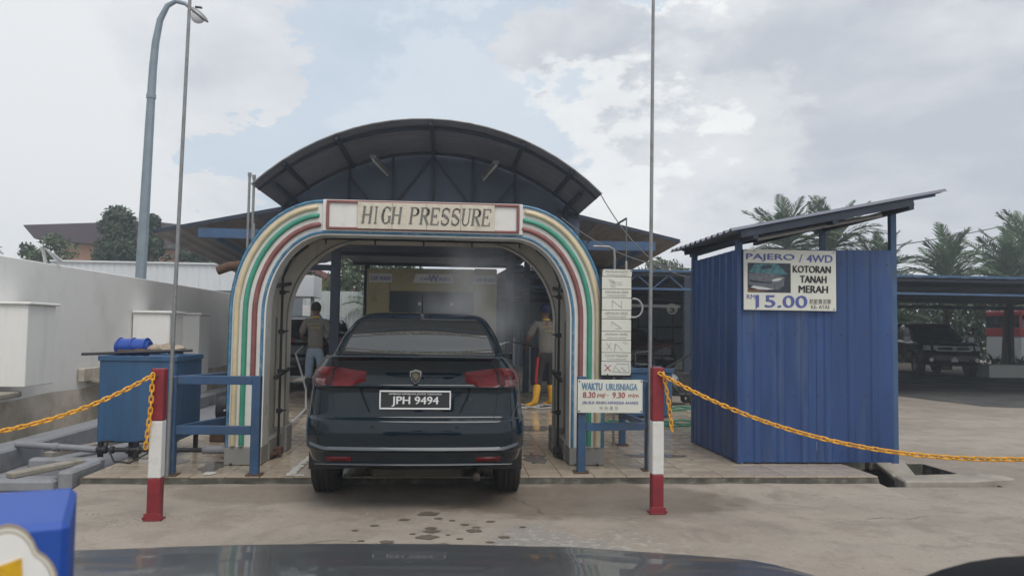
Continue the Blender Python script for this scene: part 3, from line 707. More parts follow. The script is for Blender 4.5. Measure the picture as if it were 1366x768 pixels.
# ---- opening hours board on the right railing
wb = thing('opening_hours_sign', 'white WAKTU URUSNIAGA opening hours sign fixed to the blue railing', 'sign', (1.49, 7.27, .8))
f = MB(); f.bb(1.19, 1.795, 7.262, 7.270, .652, .955); f.build('sign_sheet', 'signwhite', wb, bev=.0015)
yy = 7.2605
text('lettering', 'WAKTU', 1.322, yy, .892, .064, 'inksteel', wb, w=.19, bold=.05)
text('lettering', 'URUSNIAGA', 1.600, yy, .890, .060, 'inksteel', wb, w=.29, bold=.03)
text('lettering', '8.30', 1.297, yy, .816, .052, 'inkred', wb, w=.115, bold=.03)
text('lettering', 'pagi -', 1.425, yy, .812, .046, 'inkred', wb, w=.105)
text('lettering', '9.30', 1.572, yy, .815, .052, 'inkred', wb, w=.115, bold=.03)
text('lettering', 'mlm', 1.710, yy, .815, .038, 'inkred', wb, w=.095)
text('lettering', '(BUKA ISNIN HINGGA AHAD)', 1.495, yy, .742, .032, 'inkblue', wb, w=.52, bold=.008)
text('lettering', '\u5929 \u4f11 \u606f \u65e5', 1.478, yy, .697, .034, 'inkfaint2', wb, w=.17)
f = MB()
for px, pz in ((1.205, .94), (1.783, .942), (1.205, .668), (1.783, .668)): f.cyl((px, 7.262, pz), (px, 7.257, pz), .007, n=6)
f.build('screw', 'inkblack', wb)

# ================================================================== RAILINGS, BOLLARDS, CHAINS, POLES
def post(t, x, y, z1, w=.075, nm='railing_post'):
    f = MB(); f.bb(x-w/2, x+w/2, y-w/2, y+w/2, .104, z1); f.build(nm, 'blue', t, bev=.004)
    f = MB(); f.box((x, y, .108), (w+.06, w+.06, .008)); f.cyl((x+.05, y-.04, .11), (x+.05, y-.04, .128), .009, n=6); f.build('foot_plate', 'rust', t)
t = thing('railing', 'blue box-steel railing with two bars at the left leg of the arch', 'railing', (-2, 7.2, .1))
post(t, -1.675, 7.195, .965); post(t, -2.39, 7.19, .955); post(t, -2.02, 8.72, .93, .07)
for z in (.925, .49):
    f = MB(); f.bar((-2.352, 7.19, z), (-1.713, 7.193, z), .05, .075); f.build('railing_bar', 'blue', t, bev=.004)
    f = MB(); f.bar((-2.37, 7.232, z-.005), (-2.03, 8.683, z-.02), .05, .07); f.build('railing_bar', 'blue', t, bev=.004)
t = thing('railing', 'blue box-steel railing carrying the opening hours sign, right leg', 'railing', (1.5, 7.35, .1))
post(t, 1.235, 7.32, .98); post(t, 1.90, 7.42, .93); post(t, 2.0, 9.05, .80, .07)
for z in (.905, .515):
    f = MB(); f.bar((1.273, 7.325, z), (1.862, 7.415, z), .05, .07); f.build('railing_bar', 'blue', t, bev=.004)
    f = MB(); f.bar((1.905, 7.458, z-.005), (1.995, 9.013, z-.06), .05, .065); f.build('railing_bar', 'blue', t, bev=.004)
for nm, lb, pts, r in (('flag_pole', 'thin steel pole rising above the left railing, leaning right', [(-2.395, 7.125, .10), (-2.385, 7.13, 1.6), (-2.35, 7.13, 4.2), (-2.315, 7.13, 6.2)], .017),
                       ('flag_pole', 'thin steel pole rising above the right bollard, nearly upright', [(1.885, 7.365, .10), (1.893, 7.37, 1.6), (1.908, 7.38, 4.4), (1.92, 7.38, 6.2)], .018)):
    f = MB(); f.tube(pts, [r, r, r*.85, r*.7], 10); tag(f.build(nm, 'galv', smooth=True), lb, 'pole', 'thin poles by the railings')

def bollard(x, y, h, lb, lean=0.):
    t = thing('bollard', lb, 'bollard', (x, y, 0), 'red and white bollards')
    for z0, z1, m_ in ((0.012, .30, 'red'), (.302, .71, 'white'), (.712, h, 'red')):
        f = MB(); f.bb(x-.045+lean*z0, x+.045+lean*z0, y-.045, y+.045, z0, z1); f.build('bollard_section', m_, t, bev=.006)
    f = MB(); f.bb(x-.062, x+.062, y-.055, y+.055, .002, .012)
    f.bb(x-.06, x+.06, y-.052, y-.046, .012, .055)
    for dx in (-.062, .062): f.cyl((x+dx, y-.05, .012), (x+dx, y-.05, .03), .010, n=6)
    f.build('foot_plate', 'red', t, bev=.002)
    f = MB(); f.cyl((x, y-.045, h-.05), (x, y-.062, h-.05), .008, n=8); f.build('chain_hook', 'rust', t)
    return t
bollard(-2.09, 5.99, 1.085, 'red and white square bollard on the left, in front of the blue tank')
bollard(1.63, 6.13, 1.125, 'red and white square bollard right of the opening hours sign')
bollard(-3.55, 3.9, 1.09, 'red and white square bollard beyond the left edge of the frame')
bollard(4.05, 3.55, 1.09, 'red and white square bollard beyond the right edge of the frame')
LP = []
for i in range(14):
    a = 2*pi*i/14; x = .0125*cos(a)+.0148*(1 if cos(a) > .01 else -1 if cos(a) < -.01 else 0); LP.append((x, .0125*sin(a), 0))
lm_ = MB(); lm_.tube(LP, .0058, 6, closed=True); link0 = lm_.build('link', 'yellow', None, smooth=True)
link_used = False
def chain(lb, curves):
    global link_used
    root = thing('plastic_chain', lb, 'chain', tuple(curves[0][0]), 'yellow plastic chains')
    for pts in curves:
        P = []; 
        for a, b in zip(pts[:-1], pts[1:]):
            P += [a.lerp(b, i/20) for i in range(20)]
        P.append(pts[-1]); d = 0; nxt = 0; kk = 0
        for a, b in zip(P[:-1], P[1:]):
            l = (b-a).length
            while nxt <= d+l:
                p = a.lerp(b, (nxt-d)/l) if l else a; dr_ = (b-a).normalized()
                q = dr_.to_track_quat('X', 'Z') @ Matrix.Rotation(radians(45+90*(kk % 2)+random.uniform(-12, 12)), 3, 'X').to_quaternion()
                if link_used: o = bpy.data.objects.new('link', link0.data); COL.objects.link(o)
                else: o = link0; link_used = True
                o.parent = root; o.location = p-root.location; o.rotation_mode = 'QUATERNION'; o.rotation_quaternion = q
                nxt += .041; kk += 1
            d += l
A = Vector((-2.125, 5.925, 1.035)); chain('yellow plastic chain hanging left from the left bollard, loose end down the post', [arc(A, (-3.55, 3.85, 1.03), .30, 24), [A+Vector((.012, -.01, -.005)), A+Vector((.004, -.008, -.25)), A+Vector((-.02, -.004, -.50))]])
A = Vector((1.645, 6.065, 1.075)); chain('yellow plastic chain sagging right from the right bollard across the shed', [arc(A, (4.05, 3.48, 1.03), .385, 30), [A+Vector((.02, -.01, -.01)), A+Vector((.055, -.008, -.2)), A+Vector((.085, -.004, -.42))]])

# ================================================================== BLUE TANK, PIPES
t = thing('water_tank', 'square blue steel water tank on short legs beside the left bollard', 'tank', (-3.0, 8.3, 0))
tx0, tx1, ty0, ty1 = -3.34, -2.62, 7.95, 8.75
f = MB(); f.bb(tx0, tx1, ty0, ty1, .27, 1.08); f.build('tank_body', 'tankblue', t, bev=.012)
f = MB()
for bb in ((tx0-.012, tx1+.012, ty0-.012, ty0+.02), (tx0-.012, tx1+.012, ty1-.02, ty1+.012), (tx0-.012, tx0+.02, ty0+.021, ty1-.021), (tx1-.02, tx1+.012, ty0+.021, ty1-.021)): f.bb(*bb, 1.05, 1.10)
f.build('tank_rim', 'tankblue', t, bev=.004)
for x in (tx0+.03, tx1-.03, (tx0+tx1)/2):
    for y in (ty0+.03, ty1-.03):
        f = MB(); f.bb(x-.02, x+.02, y-.02, y+.02, .018 if x < -3.12 else .10, .27); f.build('leg', 'darkmetal', t)
b = MB(); rows_ = []
for i in range(19):
    a = i/18; x = tx0+.02+a*.32; r = .115*(min(1, (.12+sin(pi*a)*3)))
    r = .118 if .06 < a < .94 else .09
    rows_.append([(x, 8.30+r*cos(2*pi*k_/24), 1.105+.07+r*.72*sin(2*pi*k_/24)) for k_ in range(24)])
b.grid(rows_, True); b.f.append(tuple(range(24))[::-1]); n0 = 18*24; b.f.append(tuple(n0+k_ for k_ in range(24)))
for a in (.1, .5, .9):
    x = tx0+.02+a*.32; b.tube([(x+.0, 8.30+.122*cos(2*pi*k_/24), 1.175+.122*.72*sin(2*pi*k_/24)) for k_ in range(24)], .009, 6, closed=True)
tag(b.build('plastic_barrel', 'barrelblue', smooth=True), 'bright blue plastic barrel lying on top of the blue tank', 'barrel')
b = MB(); rows_ = []
for i in range(17):
    row = []
    for k_ in range(25):
        a = 2*pi*k_/24; u = i/16; rr = .10*sin(pi*min(1, max(.03, u*.97)))**.5*(1-.35*u)
        p = Vector((-3.02+u*.36, 8.28+rr*cos(a)*1.5, 1.16+rr*sin(a)*.62)); nn = noise.noise(p*14)*.03
        row.append(p+Vector((nn, nn*.6, nn)))
    rows_.append(row)
b.grid(rows_); tag(b.build('sack', 'sacking', smooth=True), 'crumpled tan sack next to the blue barrel on the tank', 'sack')
for i, (a, c, r) in enumerate((((-3.50, 7.93, 1.112), (-2.52, 8.10, 1.155), .014), ((-3.20, 8.0, 1.145), (-2.56, 8.16, 1.150), .012), ((-3.05, 8.05, 1.16), (-2.68, 8.32, 1.12), .010))):
    f = MB(); f.cyl(a, c, r, n=8); tag(f.build('metal_rod', 'rust' if i else 'darkmetal'), ('long dark rod sticking out left across the tank top', 'second, shorter rusty rod lying across the tank top', 'shortest rusty rod on the tank, slanting beside the sack')[i], 'rod')
t = thing('pipe_run', 'grey blue water pipe with dark valves under the tank and railing', 'pipe', (-3, 7.8, .2))
f = MB(); f.tube([(-4.12, 8.05, .24), (-3.30, 7.88, .215)], .032, 12); f.cyl((-3.74, 7.97, .226), (-3.68, 7.96, .226), .042, n=12); f.build('pipe', 'kerbblue', t, smooth=True)
f = MB(); f.tube([(-3.30, 7.88, .215), (-2.25, 7.80, .225)], .022, 10)
for x in (-3.24, -3.17, -3.02, -2.92, -2.80, -2.68, -2.58): f.cyl((x, 7.87+.06*(x+3.3)*-1, .216), (x+.03, 7.87+.06*(x+3.3)*-1, .216), .036, n=10)
f.build('valve_body', 'darkmetal', t, smooth=True)
for x in (-3.20, -2.86, -2.6):
    f = MB(); f.cyl((x, 7.85, .22), (x+.01, 7.84, .30), .008, n=6); f.bar((x-.05, 7.84, .30), (x+.06, 7.84, .305), .02, .012); f.build('valve_lever', 'darkmetal', t)
f = MB(); f.tube([(-2.3, 7.80, .225), (-2.06, 7.79, .23), (-1.85, 7.80, .23)], .038, 12); f.build('pipe', 'kerbblue', t, smooth=True)
f = MB(); f.tube([(-3.17, 7.82, .22), (-3.10, 7.78, .12), (-2.95, 7.76, .11), (-2.80, 7.80, .2)], .009, 6); f.build('drain_hose', 'darkmetal', t, smooth=True)
f = MB(); f.tube([(-2.30, 9.2, .55), (-2.12, 9.15, .70), (-2.16, 9.1, .48), (-1.98, 9.1, .30), (-1.80, 9.0, .33), (-1.72, 9.0, .30)], .014, 8); f.tube([(-2.5, 9.2, .45), (-2.3, 9.2, .52), (-2.1, 9.3, .40)], .012, 6)
tag(f.build('white_hose', 'tubewhite', smooth=True), 'loop of white hose hanging behind the left railing', 'hose')
t = thing('pump_set', 'dark pump machinery in the gap between tank and arch', 'pump', (-2.3, 9.3, .1))
f = MB(); f.lathe([(0, .02), (0, .13), (.03, .15), (.32, .15), (.36, .13), (.36, .02)], (-2.6, 9.35, .45), 'X', 18); f.build('motor', 'darkmetal', t, smooth=True)
f = MB(); f.bb(-2.65, -2.0, 9.2, 9.5, .10, .28); f.build('pump_bed', 'rust', t, bev=.01)
f = MB(); f.bb(-2.22, -2.02, 9.25, 9.45, .285, .70); f.cyl((-2.12, 9.35, .70), (-2.12, 9.35, .95), .03, n=10); f.build('pump_head', 'concrete', t, bev=.02)

# ================================================================== BARREL CANOPY AND LOW ROOF
cn = thing('barrel_canopy', 'dark blue barrel-vaulted sheet canopy rising behind the wash arch', 'canopy', (-.3, 12, 2.9))
CC = -.30
def vault(y, dz=0., n=20, grow=0.):
    # sagitta circle through the springing points
    hw, zs_, za = 2.42+grow, 3.33, 4.31+dz
    s_ = za-zs_; R = (hw*hw+s_*s_)/(2*s_); a0 = math.asin(hw/R)
    return [Vector((CC+R*sin(-a0+2*a0*i/n), y, za-R+R*cos(-a0+2*a0*i/n))) for i in range(n+1)]
Yc0, Yc1 = 11.0, 13.0
for j in range(2):
    rows_ = []; ya = Yc0+j*1.0; m_ = 21
    for k_ in range(m_):
        y = ya+k_*(1.0-.006)/(m_-1); rows_.append(vault(y, .010*(1 if k_ % 4 in (1, 2) else 0)))
    f = MB(); f.grid(rows_); f.build('roof_sheet', 'roofunder', cn, solid=.004)
f = MB(); f.tube(vault(Yc0-.012, .006), .012, 6); f.build('front_trim', 'galv', cn, smooth=True)
for y in (Yc0+.35, Yc1-.02):
    f = MB(); P = vault(y, -.035)
    for a, b_ in zip(P[:-1], P[1:]): f.bar(a, b_, .045, .05)
    f.build('arch_rib', 'steelblue', cn)
for i in (2, 5, 10, 15, 18):
    p = vault(Yc0, -.03)[i]
    f = MB(); f.bar((p.x, Yc0+.02, p.z-.02), (p.x, Yc1, p.z-.02), .05, .05); f.build('purlin', 'steelblue', cn)
P = vault(Yc1+.03, -.02, 20)
for i in range(0, 20, 2):
    f = MB(); seg = P[i:i+3]; poly = [(p.x, p.z) for p in seg]+[(seg[-1].x, 2.85), (seg[0].x, 2.85)]
    poly = [(u+(.015 if u > (seg[0].x+seg[-1].x)/2 else -.015), v) for u, v in poly]; yo = .008*(i//2 % 2)
    f.prism(poly, lambda u, v, d: (u, d, v), Yc1+.03+yo, Yc1+.036+yo); f.build('gable_sheet', 'darkroof', cn)
f = MB(); f.bar((CC-2.4, Yc1-.04, 2.95), (CC+2.4, Yc1-.04, 2.95), .06, .06); f.build('tie_beam', 'steelblue', cn)
for x in (-1.35, -.65, 0, .65, 1.35):
    zt = min(vault(0, -.06), key=lambda q: abs(q.x-(CC+x))).z
    f = MB(); f.bar((CC+x, Yc1-.04, 2.98), (CC+x, Yc1-.04, zt), .04, .04); f.build('truss_strut', 'steelblue', cn)
for a, c in (((CC, 4.22), (CC-.95, 2.98)), ((CC, 4.22), (CC+.95, 2.98)), ((CC-.65, 2.98), (CC-1.35, 3.85)), ((CC+.65, 2.98), (CC+1.35, 3.85))):
    f = MB(); f.bar((a[0], Yc1-.045, a[1]), (c[0], Yc1-.045, c[1]), .035, .035); f.build('truss_strut', 'steelblue', cn)
for s_ in (-1, 1):
    f = MB(); x = CC+s_*2.2; f.bb(x-.04, x+.04, Yc1-.06, Yc1+.02, 2.80, 3.42); f.build('post', 'steelblue', cn)
    f = MB(); f.bar((x, Yc0+.4, 3.42), (x, Yc1, 3.42), .05, .06); f.build('eave_beam', 'steelblue', cn)
for (x, z), lb in (((-1.13, 3.93), 'unlit tube light under the left of the barrel canopy'), ((.62, 3.90), 'unlit tube light under the right of the barrel canopy')):
    t = thing('tube_light', lb, 'light', (x, 12.3, z), 'tube lights under the canopy')
    s_ = 1 if x < 0 else -1
    f = MB(); f.bar((x-.05*s_, 11.9, z+.03), (x+.10*s_, 13.0-.1, z-.02), .09, .05); f.build('casing', 'galv', t, bev=.004)
    f = MB(); f.cyl((x-.05*s_, 11.92, z-.015), (x+.10*s_, 12.88, z-.065), .016, n=8); f.build('tube', 'tubewhite', t)

lr = thing('low_roof', 'wide low dark roof with sloping wings behind the wash arch', 'roof', (-.4, 15, 2.5))
def slope_sheet(xi, zi, xo, zo, y0, y1, yo1, name, m_, drop=.0):
    """sheet panel between inner and outer edge; the rear edge of the outer side ends at yo1"""
    f = MB(); nr = max(6, int(abs(xi-xo)/.05)); rows_ = []
    for k_ in range(nr+1):
        u = k_/nr; x = xi+(xo-xi)*u; z = zi+(zo-zi)*u+(.012 if k_ % 4 in (1, 2) else 0)
        rows_.append([(x, y0, z), (x, y0+(y1+(yo1-y1)*u-y0)*.5, z-drop*.5), (x, y1+(yo1-y1)*u, z-drop)])
    f.grid(rows_); return f.build(name, m_, lr, solid=.004)
X_in = 2.30
for s_, xo, zo in ((-1, -4.72, 2.86), (1, 3.83, 2.90)):
    xi = CC+s_*2.05; zi = 3.36; npn = 3
    for i in range(npn):
        a, b_ = i/npn, (i+1)/npn
        slope_sheet(xi+(xo-xi)*a, zi+(zo-zi)*a, xi+(xo-xi)*b_+s_*.03, zi+(zo-zi)*b_+.010*(i % 2)-.003, 13.0, 19.0, 19.0, 'roof_sheet', 'brownroof' if i else 'roofunder', .32)
    f = MB(); f.bar((xi, 12.985, zi+.02), (xo, 12.985, zo+.02), .02, .06); f.build('verge_trim', 'whitesheet' if False else 'steelblue', lr)
    zb = 2.86 if s_ < 0 else 2.80
    f = MB(); f.bar((CC+s_*1.9, 12.90, zb+.0), (CC+s_*3.68, 12.90, zb+.01), .10, .15); f.build('roof_beam', 'beamblue', lr)
    f = MB(); f.bar((CC+s_*3.55, 12.96, zb+.02), (CC+s_*3.55, 18.6, zb-.30), .08, .10); f.build('roof_beam', 'beamblue', lr)
for i in range(6):
    f = MB(); xa = CC-2.04+i*.68; nr = 14; rows_ = []
    for k_ in range(nr+1):
        x = xa+k_*.70/nr; z = (.012 if k_ % 4 in (1, 2) else 0)+.016*(i % 2); rows_.append([(x, 13.0, 3.02+z), (x, 19.8, 3.0+z)])
    f.grid(rows_); f.build('ceiling_sheet', 'darkroof', lr, solid=.004)
for y in (14.5, 16.8, 19.4):
    f = MB(); f.bar((CC-2.1, y, 2.95), (CC+2.1, y, 2.95), .07, .08); f.build('ceiling_beam', 'steelblue', lr)
for x, y, w in ((-1.98, 14.0, .15), (1.14, 15.0, .14), (1.62, 16.6, .12), (-1.98, 19.3, .14)):
    f = MB(); f.bb(x-w/2, x+w/2, y-w/2, y+w/2, .104 if y < 17 else 0, 2.93); f.build('post', 'steelblue', lr, bev=.006)
f = MB(); f.bar((-3.6, 14.05, 2.44), (-1.98, 14.05, 2.44), .07, .10); f.build('tie_bar', 'steelblue', lr)
# thin standpipes, cables, hoses around the canopy
for x, h, lb in ((-2.76, 3.50, 'left one of two thin vent pipes beside the barrel canopy'), (-2.70, 3.47, 'right one of two thin vent pipes beside the barrel canopy')):
    f = MB(); f.cyl((x, 11.05, .1), (x, 11.05, h-.02), .018, n=8); f.cyl((x, 11.05, h-.05), (x, 11.05, h), .026, n=8); tag(f.build('vent_pipe', 'galv', smooth=True), lb, 'pipe', 'vent pipes beside the canopy')
f = MB(); f.tube([(1.62, 8.9, 2.36), (1.80, 8.9, 2.36), (1.86, 8.9, 2.33), (1.87, 8.9, 2.25), (1.87, 8.9, .12)], .014, 8); tag(f.build('bent_pipe', 'galv', smooth=True), 'thin bent pipe rising beside the right shoulder of the arch', 'pipe')
f = MB(); f.cyl((-2.33, 9.6, .12), (-2.33, 9.6, 2.62), .014, n=8); tag(f.build('thin_pipe', 'galv', smooth=True), 'thin upright pipe beside the left shoulder of the arch', 'pipe')
for i, (a, c, s_, n__, lb) in enumerate((((2.10, 11.0, 3.33), (3.4, 9.7, 2.12), .42, 'wire', 'wire drooping from the right corner of the canopy to the shed roof'), ((1.55, 11.0, 2.98), (3.2, 9.75, 2.20), .20, 'wire', 'lower wire sagging between the arch top and the shed roof'))):
    f = MB(); f.tube(arc(a, c, s_, 24), .008, 5); tag(f.build(n__, 'cable', smooth=True), lb, 'wire')
f = MB(); f.tube([(2.25, 10.0, 2.30), (2.26, 10.0, 2.0), (2.245, 10.0, 1.78)]+[(2.355-.11*cos(a_), 10.0, 1.70-.12*sin(a_)-.0) for a_ in [i*.35 for i in range(15)]], .013, 8); tag(f.build('hanging_hose', 'hosegrey', smooth=True), 'grey hose hanging in a loop right of the instruction board', 'hose')
f = MB(); f.cyl((2.25, 10.0, 2.28), (2.25, 10.0, 2.85), .008, n=6); f.bar((2.25, 10.0, 2.85), (2.25, 13.2, 2.86), .02, .02); tag(f.build('hose_hanger', 'cable'), 'thin hanger carrying the looped grey hose', 'hanger')
f = MB(); f.tube([(-2.62, 9.2, 2.02), (-2.50, 9.2, 2.07), (-2.30, 9.2, 2.10), (-2.05, 9.2, 2.12)], [.05, .055, .05, .045], 10); tag(f.build('rolled_duct', 'rust', smooth=True), 'short brownish duct poking out left of the arch', 'duct')

# ================================================================== WASH FACADE DEEP IN THE BAY
wf = thing('wash_machine', 'faded yellow wash machine frame with CAR WASH panels at the far end', 'wash machine', (-.37, 17, 0))
for a, c, z0, z1, nm in ((-1.75, -1.27, .1, 2.66, 'side_tower'), (.52, 1.01, .1, 2.70, 'side_tower'), (-1.265, .515, 2.19, 2.68, 'top_box')):
    f = MB(); f.bb(a, c, 17.0, 18.3, z0, z1); f.build(nm, 'washyellow', wf, bev=.02)
f = MB(); f.bb(-1.265, .515, 18.1, 18.2, .1, 2.18); f.build('dark_back_sheet', 'washdark', wf)
f = MB(); f.bb(-1.265, .515, 17.02, 17.06, 1.75, 2.185); f.build('dark_top_sheet', 'washdark', wf)  # dark sheets at front and back of the machine's opening
for (a, c, z0, z1) in ((-1.70, -1.22, 2.37, 2.56), (.50, .98, 2.37, 2.56)):
    f = MB(); f.bb(a, c, 16.96, 16.985, z0, z1); f.build('name_panel', 'signgrey', wf)
    text('lettering', 'CAR WASH', (a+c)/2, 16.957, (z0+z1)/2-.01, .085, 'inkblue', wf, w=.42, bold=.03)
f = MB(); f.bb(-1.02, .28, 16.955, 16.985, 2.33, 2.60); f.build('sign_box', 'washyellow', wf, bev=.01)
f = MB(); f.prism([(-.78, 2.37), (.10, 2.37), (.04, 2.56), (-.72, 2.56)], lambda u, v, d: (u, d, v), 16.935, 16.952); f.build('sign_face', 'signgrey', wf)
text('lettering', 'CAR', -.52, 16.930, 2.455, .06, 'inkblue', wf, w=.20, bold=.05)
text('lettering', 'W', -.34, 16.930, 2.47, .14, 'inkblue', wf, w=.20, bold=.05)
text('lettering', 'ASH', -.12, 16.930, 2.455, .07, 'inkblue', wf, w=.24, bold=.05)
for x in (-.63, .05):
    f = MB(); f.cyl((x, 17.02, 1.93), (x, 16.99, 1.93), .035, n=10); f.build('guide_lamp', 'tubewhite', wf)

# ================================================================== BLUE SHED
sh = thing('shed', 'blue corrugated steel shed with a tilted roof on the right', 'shed', (3.7, 8.6, .1))
def ribbed(p0, p1, z0, z1a, z1b, nrm, width=.78, pitch=.155, dep=.022, name='panel', m_='shedblue', parent=None):
    p0 = Vector(p0); p1 = Vector(p1); L_ = (p1-p0).length; d = (p1-p0)/L_; n_ = max(1, round(L_/width)); nrm = Vector(nrm)
    for i in range(n_):
        s0, s1 = L_*i/n_, L_*(i+1)/n_-.004; xs = [s0]; s = s0
        q = s0-(s0 % pitch)
        while q < s1+pitch:
            for a, h in ((.0, 0), (.62, 0), (.70, 1), (.92, 1), (1.0, 0)):
                v = q+a*pitch
                if s0 < v < s1: xs.append((v, h))
            q += pitch
        pts = [(s0, 0)]+[x for x in xs[1:]]+[(s1, 0)]
        f = MB(); lo = []; hi = []
        for v, h in pts:
            u = v/L_; b = p0+d*v+nrm*(dep*h); lo.append((b.x, b.y, z0)); hi.append((b.x, b.y, z1a+(z1b-z1a)*u))
        f.grid([lo, hi]); f.build(name, m_, parent, solid=.002)
SX0, SX1, SY0, SY1 = 2.90, 4.53, 7.80, 9.32
ribbed((SX0, SY0, 0), (SX1, SY0, 0), .115, 2.245, 2.27, (0, -1, 0), .82, .245, .013, parent=sh)
ribbed((SX0, SY1, 0), (SX0, SY0, 0), .115, 2.245, 2.245, (-1, 0, 0), .76, .20, .009, parent=sh)
ribbed((SX1, SY0, 0), (SX1, SY1, 0), .115, 2.27, 2.27, (1, 0, 0), .76, .20, .02, parent=sh)
ribbed((SX1, SY1, 0), (SX0, SY1, 0), .115, 2.27, 2.245, (0, 1, 0), .82, .245, .02, parent=sh)
for x, y, z in ((SX0+.02, SY0+.03, 2.34), (SX1+.015, SY0+.03, 2.66), (SX0+.02, SY1-.03, 2.36), (SX1-.02, SY1-.03, 2.66)):
    f = MB(); f.bb(x-.03, x+.03, y-.03, y+.03, .104, z); f.build('corner_post', 'beamblue', sh)
f = MB()
for z in (.22, .78, 1.40, 2.12):
    for i in range(7): f.cyl((SX0+.10+i*.245, SY0-.001, z), (SX0+.10+i*.245, SY0-.010, z), .007, n=6)
    for i in range(7): f.cyl((SX0+.001, SY0+.12+i*.21, z), (SX0-.010, SY0+.12+i*.21, z), .007, n=6)
f.build('screw_heads', 'rust', sh, kind='stuff')
f = MB(); f.bb(SX0-.016, SX0+.03, SY0-.017, SY0+.02, .108, 2.25); f.build('corner_flashing', 'shedblue', sh, bev=.004)
def roofz(x): return 2.385+(x-2.72)*.205
NR = 3
for i in range(NR):
    ya = 7.42+i*(9.62-7.42)/NR; yb = 7.42+(i+1)*(9.62-7.42)/NR-.004; rows_ = []; m_ = 24
    for k_ in range(m_+1):
        y = ya+(yb-ya)*k_/m_; dz = .028*(1 if (k_ % 6) in (1, 2) else 0)
        rows_.append([(x, y, roofz(x)+dz) for x in (2.70, 3.4, 4.2, 4.88)])
    f = MB(); f.grid(rows_); f.build('roof_sheet', 'roofunder', sh, solid=.003)
for y in (7.47, SY1-.03):
    f = MB(); f.bar((2.80, y, roofz(2.80)-.045), (4.55, y, roofz(4.55)-.045), .05, .07); f.build('rafter', 'steelblue', sh)
    f = MB(); f.bar((2.78, y+.03, roofz(2.78)-.012), (4.80, y+.03, roofz(4.80)-.012), .03, .03); f.build('rafter', 'beamblue', sh)
for x in (2.95, 3.75, 4.53):
    f = MB(); f.bar((x, 7.45, roofz(x)-.09), (x, 9.5, roofz(x)-.09), .05, .05); f.build('purlin', 'steelblue', sh)
f = MB(); f.cyl((3.02, 7.60, 2.33), (4.30, 7.60, 2.60), .022, n=8); tag(f.build('tube_lamp', 'galv', smooth=True), 'long grey tube slung under the shed roof above the sign', 'tube')
ps = thing('price_sign', 'cream 4WD price sign reading RM 15.00 with a vehicle photo, on the shed', 'sign', (3.42, 7.76, 1.94))
qx0, qx1, qz0, qz1 = 2.945, 3.905, 1.635, 2.245; yf = 7.755
f = MB(); f.bb(qx0, qx1, yf, yf+.015, qz0, qz1); f.build('sign_sheet', 'signwhite', ps, bev=.002)
W_, H_ = qx1-qx0, qz1-qz0
def SP(u, v): return qx0+u*W_, qz0+v*H_
yy = yf-.0018
def st(s_, u, v, h, w, m_, b_=.0): x, z = SP(u, v); text('lettering', s_, x, yy, z, h*H_, m_, ps, w=w*W_, bold=b_)
st('PAJERO', .285, .865, .125, .52, 'inkblue', .05); st('/', .615, .865, .13, .035, 'inkblue', .01); st('4WD', .82, .865, .125, .28, 'inkblue', .05)
st('KOTORAN', .735, .685, .115, .41, 'inkblack', .07); st('TANAH', .75, .52, .115, .285, 'inkblack', .07); st('MERAH', .75, .355, .115, .315, 'inkblack', .07)
st('RM', .075, .215, .07, .09, 'inkblue', .0); st('15.00', .405, .145, .20, .55, 'inkblue', .05)
st('\u80ae\u810f\u9ec3\u6ce5\u8eca', .825, .155, .085, .235, 'lettergrey', .0); st('KE- ATAS', .825, .065, .06, .20, 'lettergrey', .01)
a = SP(.04, .29); c = SP(.505, .775)
f = MB(); f.bb(a[0], c[0], yy-.0004, yf-.0002, a[1], c[1]); ph = f.build('printed_photo', 'photodark', ps)
def pp(poly, m_, lay):
    f = MB(); f.prism([SP(*q) for q in poly], lambda u, v, d: (u, d, v), yy-.0008-.0003*lay, yy-.0005); f.build('photo_detail', m_, ph)
    ob = bpy.data.objects[-1] if False else None
pp([(.05, .62), (.12, .76), (.36, .77), (.47, .60), (.38, .58)], 'phototeal', 0)
pp([(.05, .42), (.05, .60), (.12, .61), (.30, .60), (.44, .55), (.43, .40), (.36, .335), (.2, .36)], 'photomid', 1)
pp([(.06, .50), (.20, .47), (.30, .46), (.30, .44), (.18, .44), (.06, .46)], 'photodark', 2)
pp([(.30, .50), (.36, .53), (.42, .53), (.38, .485), (.31, .475)], 'signgrey', 2)
pp([(.17, .70), (.21, .74), (.30, .745), (.30, .70), (.2, .665)], 'photodark', 2)
pp([(.05, .34), (.1, .40), (.24, .37), (.32, .345), (.25, .335)], 'signgrey', 2)
pp([(.042, .295), (.042, .37), (.10, .36), (.24, .30)], 'photobrown', 2)
f = MB()
for u, v in ((.02, .975), (.975, .97), (.13, .03), (.975, .03), (.11, .975)): x, z = SP(u, v); f.cyl((x, yf, z), (x, yf-.006, z), .006, n=6)
f.build('screw', 'inkblack', ps)

